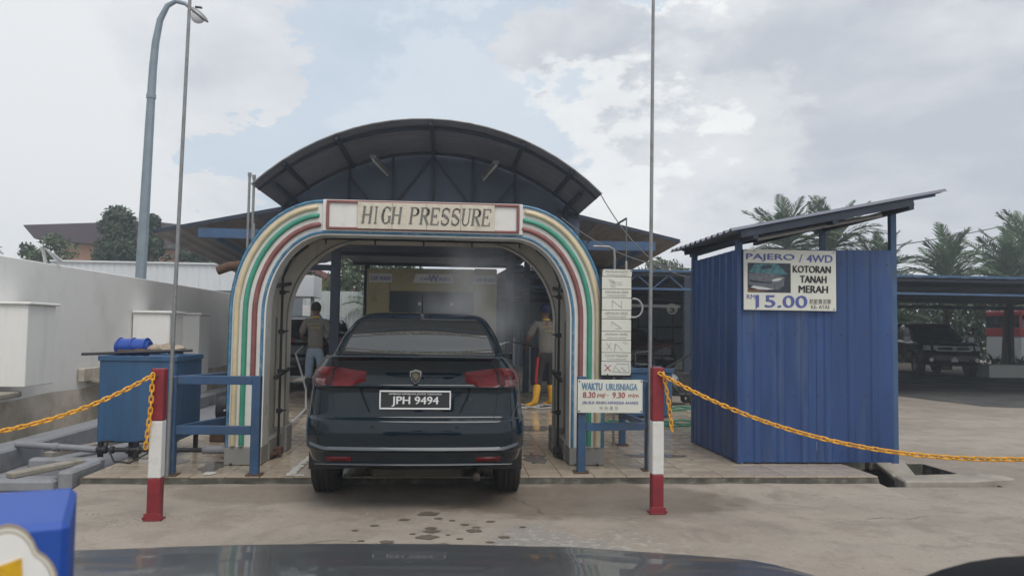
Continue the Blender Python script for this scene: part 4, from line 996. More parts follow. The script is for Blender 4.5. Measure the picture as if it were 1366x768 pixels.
# ================================================================== CARS
def lerp(a, b, t): return a+(b-a)*t
def catmull(rows, sub=4):
    """rows: equal-length tuples; piecewise monotone-ish cubic through them"""
    out = []
    n_ = len(rows)
    for i in range(n_-1):
        p0, p1, p2, p3 = rows[max(0, i-1)], rows[i], rows[i+1], rows[min(n_-1, i+2)]
        for s_ in range(sub):
            t = s_/sub; t2 = t*t; t3 = t2*t
            row = []
            for a, b, c, d in zip(p0, p1, p2, p3):
                m1 = (c-a)*.5; m2 = (d-b)*.5; dl = c-b
                if abs(dl) < 1e-9: m1 = m2 = 0
                else:
                    for nm in (0,): 
                        if m1/dl < 0: m1 = 0
                        if m2/dl < 0: m2 = 0
                        m1 = max(-abs(3*dl), min(abs(3*dl), m1)); m2 = max(-abs(3*dl), min(abs(3*dl), m2))
                row.append((2*t3-3*t2+1)*b+(t3-2*t2+t)*m1+(-2*t3+3*t2)*c+(t3-t2)*m2)
            out.append(tuple(row))
    out.append(tuple(rows[-1])); return out
# row: z_rear, half width, y_rear, y_front, rear corner rx, rear corner ry, front corner rx, front corner ry, z_front, rear bow
SEDAN = [
 (.25, .40, .9, 3.9, .2, .3, .2, .3, .21, .0),
 (.29, .74, .45, 4.3, .2, .3, .2, .3, .24, .02),
 (.348, .80, .13, 4.46, .26, .34, .25, .35, .30, .06),
 (.372, .845, .075, 4.50, .26, .36, .25, .4, .36, .07),
 (.385, .860, .080, 4.50, .26, .36, .25, .4, .40, .07),
 (.465, .892, .055, 4.52, .26, .38, .26, .4, .46, .07),
 (.478, .896, .030, 4.52, .26, .38, .26, .4, .48, .07),
 (.525, .902, .032, 4.53, .26, .38, .27, .42, .53, .07),
 (.60, .906, .025, 4.53, .26, .38, .27, .42, .58, .07),
 (.69, .902, .038, 4.52, .25, .38, .27, .44, .62, .07),
 (.712, .896, .060, 4.50, .23, .36, .27, .44, .64, .065),
 (.728, .890, .094, 4.49, .21, .34, .27, .44, .66, .065),
 (.80, .884, .104, 4.47, .20, .34, .27, .44, .70, .065),
 (.935, .870, .112, 4.43, .19, .34, .27, .44, .76, .06),
 (.955, .862, .085, 4.40, .19, .34, .27, .44, .78, .06),
 (.975, .858, .105, 4.37, .19, .34, .27, .44, .80, .06),
 (1.06, .842, .110, 4.28, .19, .36, .27, .44, .84, .06),
 (1.115, .822, .095, 4.18, .20, .44, .27, .42, .87, .06),
 (1.155, .800, .078, 4.12, .20, .52, .27, .40, .885, .055),
 (1.180, .780, .058, 4.05, .19, .58, .27, .40, .90, .05),
 (1.190, .770, .085, 3.95, .18, .60, .25, .40, .915, .05),
 (1.172, .765, .22, 3.80, .16, .55, .25, .35, .935, .05),
 (1.185, .762, .56, 3.40, .10, .34, .20, .30, .985, .07),
 (1.335, .712, .82, 3.12, .095, .32, .18, .28, 1.18, .08),
 (1.440, .655, 1.03, 2.72, .095, .30, .17, .26, 1.39, .09),
 (1.480, .618, 1.14, 2.45, .095, .26, .16, .22, 1.50, .09),
 (1.530, .55, 1.45, 2.42, .11, .15, .15, .15, 1.54, .05),
 (1.558, .40, 1.85, 2.38, .1, .08, .1, .08, 1.56, .02),
 (1.563, .05, 2.22, 2.32, .02, .02, .02, .02, 1.563, .0)]
SEDAN = [tuple(r) for r in SEDAN]
TSEG = (.25, .42, .78, .90)
def cpoint(row, t):
    z, w, y0, y1, rx, ry, fx, fy, zf, bow = row
    if y1-y0 < ry+fy+.02:
        k = (y1-y0-.02)/(ry+fy); ry *= k; fy *= k
    def byr(x): return y0+bow*(x/max(w, .01))**2
    if t <= TSEG[0]: x = (w-rx)*t/TSEG[0]; y = byr(x)
    elif t <= TSEG[1]:
        a = pi/2*(t-TSEG[0])/(TSEG[1]-TSEG[0]); x = w-rx+rx*sin(a); y = byr(w-rx)+ry*(1-cos(a))
    elif t <= TSEG[2]:
        u = (t-TSEG[1])/(TSEG[2]-TSEG[1]); ya = byr(w-rx)+ry; y = lerp(ya, y1-.08-fy, u); x = w+.018*sin(pi*u)*min(1, w/.6)
    elif t <= TSEG[3]:
        a = pi/2*(t-TSEG[2])/(TSEG[3]-TSEG[2]); x = w-fx*(1-cos(a)); y = y1-.08-fy+fy*sin(a)
    else: x = (w-fx)*(1-(t-TSEG[3])/(1-TSEG[3])); y = y1-.08*(x/max(w, .01))**2
    k = min(1, max(0, (y-y0)/max(.01, y1-y0))); k = k*k*(3-2*k)
    return Vector((x, y, lerp(z, zf, k)))
def crow(rows, z):
    for a, b in zip(rows[:-1], rows[1:]):
        if a[0] <= z <= b[0] and b[0] > a[0]:
            k = (z-a[0])/(b[0]-a[0]); return tuple(lerp(p, q, k) for p, q in zip(a, b))
    return rows[-1]
def islands(mb):
    par = list(range(len(mb.v)))
    def fd(i):
        while par[i] != i: par[i] = par[par[i]]; i = par[i]
        return i
    for f_ in mb.f:
        for i in f_[1:]: par[fd(i)] = fd(f_[0])
    gr = {}
    for f_ in mb.f: gr.setdefault(fd(f_[0]), []).append(f_)
    res = []
    for fs in gr.values():
        ids = sorted({i for f_ in fs for i in f_}); mp_ = {q: k for k, q in enumerate(ids)}; n_ = MB(); n_.v = [mb.v[i] for i in ids]; n_.f = [tuple(mp_[i] for i in f_) for f_ in fs]; res.append(n_)
    return res
def weld(mb):
    key = {}; nv = []; mp_ = []
    for v in mb.v:
        k = (round(v[0], 4), round(v[1], 4), round(v[2], 4))
        if k not in key: key[k] = len(nv); nv.append(v)
        mp_.append(key[k])
    nf = []
    for f_ in mb.f:
        g_ = []
        for i in f_:
            if mp_[i] not in g_: g_.append(mp_[i])
        if len(g_) > 2: nf.append(tuple(g_))
    mb.v = nv; mb.f = nf; return mb
def make_car(root, paint, rows=SEDAN, detail=True, wheels=((.95, .33), (3.62, .33)), glass=(22, 25), track=.80, arch_r=.385):
    D = catmull(rows, 4); ts = []
    for a, b, n_ in ((0, TSEG[0], 12), (TSEG[0], TSEG[1], 9), (TSEG[1], TSEG[2], 48), (TSEG[2], TSEG[3], 6), (TSEG[3], 1, 8)):
        ts += [a+(b-a)*i/n_ for i in range(n_)]
    ts.append(1.0)
    P = [[cpoint(r, t) for t in ts] for r in D]
    body = MB(); rear = MB(); side = MB(); front = MB(); lower = MB()
    g0, g1 = glass[0]*4, glass[1]*4
    for sgn in (1, -1):
        for i in range(len(D)-1):
            for j in range(len(ts)-1):
                q = [P[i][j], P[i][j+1], P[i+1][j+1], P[i+1][j]]; tc_ = (ts[j]+ts[j+1])/2; c = (q[0]+q[2])/2
                if any((c.y-wy)**2+(c.z-wz)**2 < arch_r**2 for wy, wz in wheels) and c.z < .80 and TSEG[0]*.98 < tc_ < TSEG[3] and c.x > .5: continue
                q = [Vector((p.x*sgn, p.y, p.z)) for p in q]
                if sgn < 0: q = q[::-1]
                tgt = body
                if g0 <= i < g1:
                    if tc_ < TSEG[0]: tgt = rear
                    elif TSEG[1]+.015 < tc_ < TSEG[2]-.02 and i < g1-3 and i > g0 and not (.585 < tc_ < .60): tgt = side
                    elif tc_ > TSEG[3]-.04: tgt = front
                tgt.add(q, [(0, 1, 2, 3)])
    # everything is built about the car's own origin
    def B(mb, nm, m_, sm=True, **k):
        o_ = mb.build(nm, m_, None, smooth=sm, **k); o_.parent = root; return o_
    B(weld(body), 'body', paint); B(weld(rear), 'rear_window', 'carglass'); 
    for q in islands(weld(side)): B(q, 'side_window', 'carglass')
    B(weld(front), 'windscreen', 'carglass')
    # inner wheel housings block the view through the arches
    f = MB(); f.bb(-.70, .70, .35, 4.2, .30, .75); B(f, 'chassis', 'plastic', False)
    low = [r for r in D[:4*19]]
    def S(z, t): return cpoint(crow(low, z), t)
    def patch(tl, zl, off, nm, m_, sgn, nu=14, nv=6):
        """surface patch; tl list of t, zl(u)->(z0,z1)"""
        rows_ = []
        for i in range(nv+1):
            row = []
            for j in range(nu+1):
                u = j/nu; t = lerp(tl[0], tl[1], u); z0, z1 = zl(u); z = lerp(z0, z1, i/nv)
                p = S(z, t); e = S(z, min(1, t+.002))-S(z, max(0, t-.002)); n_ = Vector((e.y, -e.x, 0)).normalized()
                b = off*min(1, 5*min(i/nv, 1-i/nv, u, 1-u)+.15)
                row.append(Vector(((p.x+n_.x*b)*sgn, p.y+n_.y*b, p.z)))
            rows_.append(row)
        mb = MB(); mb.grid(rows_)
        if sgn < 0: mb.f = [q[::-1] for q in mb.f]
        return B(mb, nm, m_)
    for sgn in (1, -1):
        lo = lambda u: (.945+.02*(1-u)*0, lerp(1.095, 1.10, u))
        o_ = patch((.2545, .50), lambda u: (.945+.0*u, lerp(1.106, 1.085, u)), .012, 'tail_light', 'lightdark', sgn)
        for (ta, tb_, za, zb, m_) in ((.268, .33, 1.03, 1.10, 'lightred'), (.275, .345, .96, 1.02, 'lightclear'), (.36, .48, .955, 1.07, 'lightred')):
            q = patch((ta, tb_), lambda u, za=za, zb=zb: (za, zb), .0155, 'lens', m_, sgn, 6, 4); q.parent = o_
        patch((.150, .2475), lambda u: (lerp(.995, .958, min(1, u*2.4)), lerp(1.070, 1.102, u)), .012, 'boot_light', 'lightred', sgn)
        patch((.20, .285), lambda u: (.393, .432), .012, 'reflector', 'lightred', sgn, 6, 3)
    if detail:
        f = MB()
        for sgn in (1, -1):
            pts = [S(z, .25-.018*min(1, max(0, (1.0-z)/.28))) for z in (1.16, 1.12, 1.05, .98, .93, .86, .80, .76, .728)]
            f.tube([(p.x*sgn, p.y-.001, p.z) for p in pts], .0035, 4)
            pts = [S(z, t) for z, t in ((.715, .232), (.72, .30), (.80, .335), (.88, .345), (.93, .35))]
            f.tube([(p.x*sgn*1.001, p.y-.002, p.z) for p in pts], .003, 4)
        B(f, 'panel_seam', 'plastic')
        # boot lip and light strip above the plate
        f = MB(); rows_ = []
        for dz, dy in ((0, .012), (.010, -.012), (.018, -.010), (.020, .02)):
            row = []
            for k_ in range(-16, 17):
                x = .70*k_/16; t = TSEG[0]*abs(x)/(.87-.19); p = S(.948, min(.26, t)); row.append((x, p.y+dy, p.z+dz-.004*(abs(k_)/16)**2))
            rows_.append(row)
        f.grid(rows_); B(f, 'boot_garnish', paint)
        f = MB(); rows_ = []
        for z_, dy in ((1.150, .02), (1.168, -.035), (1.184, -.055), (1.192, -.045), (1.186, .05), (1.178, .12)):
            row = []
            for k_ in range(-16, 17):
                x = .615*k_/16; row.append((x, .075+dy+.055*(x/.78)**2, z_-.004*(k_/16)**2))
            rows_.append(row)
        f.grid(rows_); B(f, 'boot_spoiler', paint)
        # plate recess
        for sgn in (1, -1):
            f = MB(); f.bar((sgn*.44, .108, .935), (sgn*.36, .118, .765), .008, .035); B(f, 'plate_recess_edge', paint, False)
        pc = -.005
        f = MB(); f.bb(-.275, .275, .098, .112, .790, .925); pl_ = B(f, 'number_plate', 'plateblack', False, bev=.004)
        f = MB()
        for bb in ((-.283, .283, .917, .929), (-.283, .283, .786, .798)): f.bb(bb[0], bb[1], .088, .100, bb[2], bb[3])
        for bb in ((-.284, -.272, .799, .916), (.272, .284, .799, .916)): f.bb(bb[0], bb[1], .088, .100, bb[2], bb[3])
        o_ = B(f, 'plate_frame', 'platewhite', False, bev=.003); o_.parent = pl_
        for s_, z_, h_, w_, b_ in (('LEMBAGA KEMAJUAN JOHOR TENGGARA', .902, .017, .42, .02), ('JPH 9494', .846, .076, .37, .035)):
            o_ = text('lettering', s_, 0, .0965, z_, h_, 'platewhite', None, w=w_, bold=b_); o_.parent = pl_
        # shield badge
        bz = 1.035; by = .098
        def shield(k_): k_ *= .86; return [(-.052*k_, .045*k_), (0, .062*k_), (.052*k_, .045*k_), (.050*k_, 0), (.030*k_, -.042*k_), (0, -.068*k_), (-.030*k_, -.042*k_), (-.050*k_, 0)]
        f = MB(); f.prism(shield(1.06), lambda u, v, d: (u, d, bz+v), by-.012, by+.02); bd = B(f, 'badge', 'chrome', False, bev=.003)
        f = MB(); f.prism(shield(.86), lambda u, v, d: (u, d, bz+v), by-.0150, by-.0125); o_ = B(f, 'badge_field', 'plateblack', False); o_.parent = bd
        f = MB(); f.prism([(-.030, .012), (-.012, .028), (.008, .026), (.022, .014), (.030, .0), (.018, -.004), (.012, -.020), (.002, -.036), (-.004, -.020), (-.016, -.014), (-.020, 0)], lambda u, v, d: (u, d, bz+v), by-.0185, by-.0155)
        f.prism([(-.034, .034), (0, .046), (.034, .034), (.030, .028), (0, .038), (-.030, .028)], lambda u, v, d: (u, d, bz+v), by-.018, by-.0155)
        o_ = B(f, 'badge_relief', 'gold', False); o_.parent = bd
        f = MB(); f.cyl((.435, .118, .862), (.435, .103, .862), .016, n=14); B(f, 'boot_lock', 'chrome')
        for x in (-.33, .33): f = MB(); p = S(.66, TSEG[0]*abs(x)/.68); f.cyl((x, p.y+.01, .66), (x, p.y-.004, .66), .011, n=10); B(f, 'parking_sensor', 'plastic')
        # bumper ledge with its sky reflection painted in grey, and lower lip
        f = MB(); rows_ = []
        for z_, o__ in ((.482, .002), (.486, -.010), (.520, .006), (.528, .016)):
            row = []
            for k_ in range(-22, 23):
                t = .34*abs(k_)/22; p = S(.50, t); q = S(.50, t+.003)-S(.50, max(0, t-.003)); n_ = Vector((q.y, -q.x, 0)).normalized()
                row.append(((p.x+n_.x*(-o__))*(1 if k_ >= 0 else -1), p.y+o__, z_+.028*max(0, (abs(k_)-18)/4)))
            rows_.append(row)
        f.grid(rows_); B(f, 'bumper_sky_strip', 'ledgetrim')
        f = MB(); f.tube([(x, .052+.07*(x/.86)**2, .374) for x in [(.78*k_/12) for k_ in range(-12, 13)]], .005, 6); B(f, 'lower_trim', 'ledgetrim')
        f = MB(); f.bb(-.36, .40, .30, .75, .235, .33); f.cyl((.50, .10, .27), (.50, .5, .27), .03, n=12); B(f, 'exhaust', mat('dirty_exhaust', (.05, .043, .034), .8, var=.3), False, bev=.03)
        # antenna, screen edge
        f = MB(); rows_ = []
        f.prism([(0, 0), (.13, 0), (.10, .022), (.05, .040), (.01, .030)], lambda u, v, d: (d, 1.30+u, 1.505+v), -.016, .016); f.tube([(0, 1.34, 1.53), (0, 1.30, 1.62), (0, 1.26, 1.71)], [.007, .005, .004], 6); B(f, 'roof_antenna', 'plastic')
        ga = [P[g0][j] for j in range(13)]; gbt = [P[g1][j] for j in range(13)]
        f = MB()
        for sgn in (1, -1):
            f.tube([(p.x*sgn, p.y-.002, p.z+.002) for p in ga], .008, 5); f.tube([(p.x*sgn, p.y-.002, p.z+.002) for p in gbt], .006, 5)
            f.tube([(P[i][12].x*sgn, P[i][12].y-.002, P[i][12].z+.001) for i in range(g0, g1+1)], .007, 5)
        B(f, 'window_seal', 'plastic')
        for sgn in (1, -1):
            f = MB(); f.bb(sgn*.93-.08, sgn*.93+.08, 2.93, 3.05, 1.04, 1.16); B(f, 'door_mirror', paint, False, bev=.03)
        for sgn in (1, -1):
            f = MB(); f.bb(sgn*.925-.012, sgn*.925+.012, 1.55, 1.75, .93, .955); B(f, 'door_handle', paint, False, bev=.006)
    for wy, wz in wheels:
        for sgn in (1, -1):
            xo = sgn*track; R_ = wz
            f = MB(); f.lathe([(-.105, .20), (-.11, R_-.045), (-.095, R_-.012), (-.07, R_), (-.045, R_+.001), (-.042, R_-.008), (-.034, R_-.008), (-.031, R_+.002), (0, R_+.002), (.004, R_-.008), (.010, R_-.008), (.013, R_+.002), (.042, R_+.001), (.046, R_-.008), (.052, R_-.008), (.056, R_), (.095, R_-.012), (.11, R_-.045), (.105, .20)], (xo, wy, wz+.002), 'X', 36)
            w = B(f, 'wheel', 'tyre')
            f = MB(); f.lathe([(sgn*.10, .205), (sgn*.075, .19), (sgn*.05, .185), (-sgn*.09, .19)], (xo, wy, wz), 'X', 30)
            for k_ in range(5):
                a = 2*pi*k_/5+.3; f.bar((xo+sgn*.075, wy, wz), (xo+sgn*.085, wy+.195*cos(a), wz+.195*sin(a)), .03, .05)
            f.cyl((xo+sgn*.05, wy, wz), (xo+sgn*.095, wy, wz), .045, n=14)
            o_ = B(f, 'rim', 'rim'); o_.parent = w
            f = MB(); f.cyl((xo-sgn*.02, wy, wz), (xo+sgn*.03, wy, wz), .15, n=20); o_ = B(f, 'brake_disc', 'darkmetal'); o_.parent = w
            f = MB(); n_ = 14
            rr = arch_r+.004
            rows_ = [[(sgn*x, wy+rr*cos(a), wz+rr*sin(a)) for a in [pi*(1.12)*k_/n_-.06*pi for k_ in range(n_+1)]] for x in (.60, .86, .905)]
            f.grid(rows_); B(f, 'wheel_arch', 'plastic')
    return S
car = thing('saloon_car', 'dark teal saloon seen from behind, number plate JPH 9494, in the wash arch', 'car')
make_car(car, 'carpaint'); car.scale = (.955, 1, 1)
car.location = (-.245, 6.03, 0)

def simple_car(lb, paint, loc, rz, grp=None):
    c = thing('parked_car', lb, 'car'); make_car(c, paint, detail=False); c.location = loc; c.rotation_euler = (0, 0, rz); return c
sc2 = simple_car('dark saloon with a red tail light parked far off behind the instruction board', 'carblack', (6.85, 23.4, 0), radians(74))
sc3 = simple_car('dark car half hidden behind the worker on the left', 'carblack', (-2.75, 16.6, .1), radians(8))
b = MB(); b.bar((-2.60, 15.5, 1.66), (-2.16, 15.8, .90), .05, .10); b.bar((-2.50, 15.46, 1.68), (-2.06, 15.76, .94), .03, .03); b.bar((-2.62, 15.5, 1.65), (-2.49, 15.47, 1.67), .03, .03)
tag(b.build('boarding_ramp', 'galv'), 'slanting grey metal rail standing right of the left worker', 'rail')

# ---- pickup
TRUCK = [
 (.35, .60, .3, 4.8, .2, .2, .2, .2, .35, .0),
 (.42, .84, .06, 5.0, .12, .15, .22, .30, .42, .02),
 (.62, .90, .0, 5.10, .12, .15, .26, .38, .55, .03),
 (.80, .915, .0, 5.10, .12, .15, .26, .38, .70, .03),
 (1.0, .92, .0, 5.04, .12, .15, .26, .38, .88, .03),
 (1.10, .905, .0, 4.98, .12, .15, .26, .38, 1.02, .03),
 (1.14, .89, .05, 4.92, .1, .12, .26, .36, 1.07, .03),
 (1.16, .86, .9, 4.55, .1, .12, .26, .36, 1.13, .03),
 (1.17, .84, 1.55, 3.95, .1, .15, .22, .30, 1.17, .04),
 (1.45, .78, 1.68, 3.55, .1, .15, .20, .28, 1.42, .05),
 (1.70, .68, 1.90, 3.15, .1, .15, .18, .25, 1.66, .05),
 (1.77, .55, 2.1, 2.95, .1, .1, .1, .1, 1.75, .03),
 (1.79, .05, 2.4, 2.6, .02, .02, .02, .02, 1.79, .0)]
tr = thing('pickup_truck', 'black pickup truck with chrome grille parked under the right carport', 'pickup')
D = catmull(TRUCK, 4)
def TS(z, t): return cpoint(crow([r for r in D[:4*6]], z), t)
ts_ = [i/72 for i in range(73)]
body = MB(); gl = MB(); ws_ = MB()
TP = [[cpoint(r, t) for t in ts_] for r in D]
for sgn in (1, -1):
    for i in range(len(D)-1):
        for j in range(72):
            q = [TP[i][j], TP[i][j+1], TP[i+1][j+1], TP[i+1][j]]; c = (q[0]+q[2])/2; tc_ = (ts_[j]+ts_[j+1])/2
            if any((c.y-wy)**2+(c.z-.38)**2 < .43**2 for wy in (1.05, 4.15)) and c.z < .9 and c.x > .6 and .25 < tc_ < .9: continue
            q = [Vector((p.x*sgn, p.y, p.z)) for p in q]
            if sgn < 0: q = q[::-1]
            tgt = body
            if 33 <= i < 39:
                if .43 < tc_ < .76 and not .59 < tc_ < .61: tgt = gl
                elif tc_ > .87: tgt = ws_
            tgt.add(q, [(0, 1, 2, 3)])
def TB(mb, nm, m_, sm=True, **k):
    o_ = mb.build(nm, m_, None, smooth=sm, **k); o_.parent = tr; return o_
TB(body, 'body', 'carblack'); 
for q in islands(weld(gl)): TB(q, 'side_window', 'truckglass')
TB(ws_, 'windscreen', 'truckglass')
f = MB(); f.bb(-.7, .7, .4, 4.7, .42, 1.0); TB(f, 'chassis', 'plastic', False)
f = MB(); f.bb(-.80, .80, .10, 1.75, 1.10, 1.76); TB(f, 'bed_canopy', 'carblack', False, bev=.12)
for sgn in (1, -1):
    f = MB(); rows_ = []
    for i in range(5):
        rows_.append([Vector((TS(z, t).x*sgn*1.012, TS(z, t).y+.012, TS(z, t).z)) for t in [.835+.055*j/6 for j in range(7)] for z in [.90+.10*i/4+.02*0]])
    # z on the front follows the rear-z parameter; rows .98-1.10 lie at front height .86-1.0
    rows_ = []
    for i in range(5):
        z = .985+.115*i/4; rows_.append([Vector((TS(z, t).x*sgn, TS(z, t).y+.014, TS(z, t).z)) for t in [.83+.10*j/6 for j in range(7)]])
    f.grid(rows_); TB(f, 'headlight', 'headlight')
    f = MB(); f.cyl((sgn*.68, 4.96, .56), (sgn*.69, 5.07, .56), .06, .07, 14); TB(f, 'fog_light', 'headlight')
    f = MB(); f.bb(sgn*1.02-.10, sgn*1.02+.10, 3.62, 3.72, 1.13, 1.32); TB(f, 'door_mirror', 'trucktrim', False, bev=.03)
f = MB()
for z in (.86, .985): f.tube([(x, 5.075-.10*(x/.55)**2*.5, z) for x in [.52*k_/8 for k_ in range(-8, 9)]], .018, 8)
for s_ in (-1, 1): f.tube([(s_*.52, 5.03, .86), (s_*.54, 5.03, .925), (s_*.52, 5.03, .985)], .018, 8)
f.tube([(.055*cos(2*pi*k_/16), 5.085, .925+.04*sin(2*pi*k_/16)) for k_ in range(16)], .010, 6, closed=True)
f.tube([(.022*cos(2*pi*k_/12), 5.09, .925+.038*sin(2*pi*k_/12)) for k_ in range(12)], .007, 6, closed=True)
TB(f, 'grille_frame', 'trucktrim')
f = MB()
for z in (.89, .92, .95): f.bar((-.5, 5.04, z), (.5, 5.04, z), .02, .010)
TB(f, 'grille_slat', 'darkmetal', False)
f = MB(); f.bb(-.10, .10, 5.09, 5.105, .50, .60); f.bb(-.05, .05, 5.09, 5.105, .605, .65); TB(f, 'number_plate', 'platewhite', False)
f = MB(); f.bb(-.6, .6, 5.085, 5.10, .615, .635) if False else f.bb(-.42, -.14, 5.075, 5.095, .53, .55); TB(f, 'bumper_trim', 'galv', False)
for wy in (1.05, 4.15):
    for sgn in (1, -1):
        xo = sgn*.80
        f = MB(); f.lathe([(-.12, .22), (-.125, .33), (-.09, .38), (.09, .38), (.125, .33), (.12, .22)], (xo, wy, .382), 'X', 30); w = TB(f, 'wheel', 'tyre')
        f = MB(); f.lathe([(sgn*.11, .225), (sgn*.07, .20), (-sgn*.05, .20)], (xo, wy, .38), 'X', 26)
        for k_ in range(6):
            a = 2*pi*k_/6; f.bar((xo+sgn*.09, wy, .38), (xo+sgn*.10, wy+.21*cos(a), .38+.21*sin(a)), .03, .06)
        f.cyl((xo+sgn*.05, wy, .38), (xo+sgn*.11, wy, .38), .055, n=12); o_ = TB(f, 'rim', 'rim'); o_.parent = w
tr.scale = (1.05,)*3; tr.rotation_euler = (0, 0, radians(180-14)); tr.location = (18.45, 31.0, 0)

# ---- red and white bus far right
bs = thing('bus', 'red and white bus behind the planter under the right carport edge', 'bus', (27, 34.5, 0))
f = MB(); f.bb(23.4, 33.0, 34, 36.3, .35, 1.42); f.build('lower_body', 'whitesheet', bs, bev=.06)
f = MB(); f.bb(23.38, 33.02, 33.98, 36.32, 1.42, 1.80); f.build('red_band', 'busred', bs, bev=.02)
f = MB(); f.bb(23.45, 32.95, 34.02, 36.28, 1.80, 2.36); f.build('window_band', 'carglass', bs)
f = MB(); f.bb(23.42, 32.98, 33.99, 36.31, 2.36, 2.62); f.build('roof', 'busred', bs, bev=.06)
for x in (23.45, 25.0, 26.6, 28.2, 29.8, 31.4, 32.9):
    f = MB(); f.bb(x-.05, x+.05, 33.985, 34.03, 1.80, 2.36); f.build('window_pillar', 'busred', bs)
for x in (24.2, 25.4):
    f = MB(); f.bb(x-.25, x+.25, 33.93, 33.99, 2.42, 2.50); f.build('marker_light', 'tubewhite', bs, bev=.02)
for x in (25.2, 31.0):
    f = MB(); f.lathe([(-.13, .2), (-.13, .44), (-.08, .48), (.08, .48), (.13, .44), (.13, .2)], (x, 34.1, .482), 'Y', 24); f.cyl((x, 33.98, .48), (x, 34.05, .48), .24, n=20); f.build('wheel', 'tyre', bs, smooth=True)

bs.location.x += 2.3
# ================================================================== CARPORT (right) AND LOW BUILDING
cpt = thing('carport', 'long low carport with dark blue sheet roof and truss, far right', 'carport', (20, 22, 0))
for i in range(18):
    x0 = 1.2+i*2.2; rows_ = []; n_ = 16
    for k_ in range(n_+1):
        x = x0+2.194*k_/n_; dz = .02*(1 if k_ % 4 in (1, 2) else 0); rows_.append([(x, 17.0, 2.70+dz), (x, 24.0, 2.95+dz), (x, 31.6, 2.75+dz)])  # rear edge carried back past the pickup to shade it
    f = MB(); f.grid(rows_); f.build('roof_sheet', 'darkroof', cpt, solid=.004)
f = MB(); f.bar((1.2, 16.97, 2.73), (40.8, 16.97, 2.73), .03, .05); f.build('gutter', 'beamblue', cpt)
f = MB(); f.bar((1.2, 17.05, 2.34), (40.8, 17.05, 2.34), .05, .05); f.build('truss_chord', 'beamblue', cpt)
f = MB(); f.bar((1.2, 17.06, 2.64), (40.8, 17.06, 2.64), .05, .05); f.build('truss_chord', 'steelblue', cpt)
k = 0; x = 1.3; wb_ = MB()
while x < 8.5:
    wb_.bar((x, 17.05, 2.62), (x+.32, 17.05, 2.36), .025, .025); wb_.bar((x+.34, 17.05, 2.36), (x+.66, 17.05, 2.62), .025, .025); x += .70
wb_.build('truss_web', 'beamblue', cpt, kind='stuff')
for y, z in ((19.5, 2.6), (22.0, 2.72), (24.5, 2.72), (27.3, 2.66), (31.3, 2.58)):
    f = MB(); f.bar((1.2, y, z), (40.8, y, z), .06, .14); f.build('cross_beam', 'steelblue', cpt)
for y in (17.2, 27.2):
    for x in ((4.9, 17.2) if False else ()): pass
for x, y in ((5.2, 17.1), (5.7, 22.2), (20.3, 27.3), (28.0, 17.1), (28, 27), (1.6, 27.2), (10.5, 27.2), (38, 17.1)):
    f = MB(); f.bb(x-.07, x+.07, y-.07, y+.07, 0, 2.68); f.build('post', 'steelblue', cpt)
f = MB(); f.cyl((7.1, 22.3, 2.0), (7.1, 22.3, 2.6), .03, n=8); f.bar((4.2, 22.3, 2.06), (7.3, 22.3, 2.06), .05, .08); f.build('sign_hanger', 'steelblue', cpt)
nb = thing('bay_number_sign', 'round white sign with number 5 hanging in the carport', 'sign', (6.3, 22.2, 2.05))
f = MB(); f.cyl((6.33, 22.23, 2.06), (6.33, 22.19, 2.06), .16, n=24); f.build('disc', 'signwhite', nb)
text('lettering', '5', 6.33, 22.185, 2.06, .20, 'inkblack', nb, bold=.06)
b = MB(); b.bar((4.3, 20.0, 2.07), (5.9, 20.0, 2.06), .04, .07); tag(b.build('strip_light', 'tubewhite'), 'white strip light hanging under the carport beside the round number sign', 'light')
ob_ = thing('wash_office', 'low grey blue workshop wall with a dark door behind the far saloon', 'building', (9, 32, 0))
for i in range(12):
    x0 = .5+i*1.0  # row extended to the left to keep the bay's far end dark
    if i == 6: continue
    f = MB(); f.bb(x0, x0+.99, 32, 32.2, 0, 2.75); f.build('wall_panel', 'wallgrey', ob_, bev=.01)
f = MB(); f.bb(6.5, 7.49, 32.05, 32.1, 0, 2.2); f.build('door', 'washdark', ob_)
f = MB(); f.bb(6.5, 7.49, 32, 32.2, 2.205, 2.75); f.build('wall_panel', 'wallgrey', ob_)
f = MB(); f.bb(.3, 12.8, 31.6, 36, 2.76, 2.88); f.build('roof', 'darkroof', ob_)
for z in (.95, 1.6):
    f = MB(); f.bar((7.5, 31.5, z), (12.5, 31.5, z), .05, .06); f.build('rail_bar', 'steelblue', ob_)
for x in (7.6, 9.0, 10.4, 12.0):
    f = MB(); f.bar((x, 31.5, 0), (x, 31.5, 2.4), .06, .06); f.build('rail_post', 'steelblue', ob_)
b = MB(); b.bb(5, 13, 29.2, 29.4, 0, .35); tag(b.build('low_wall', 'whitebox', bev=.02), 'low pale kerb wall in front of the grey workshop', 'wall')
b = MB(); b.bb(18.45, 40, 25.9, 26.6, 0, .42); b.bb(18.55, 40, 26.0, 26.5, .42, .44); tag(b.build('planter_wall', 'whitebox', bev=.02), 'long low pale planter wall behind the pickup', 'planter')
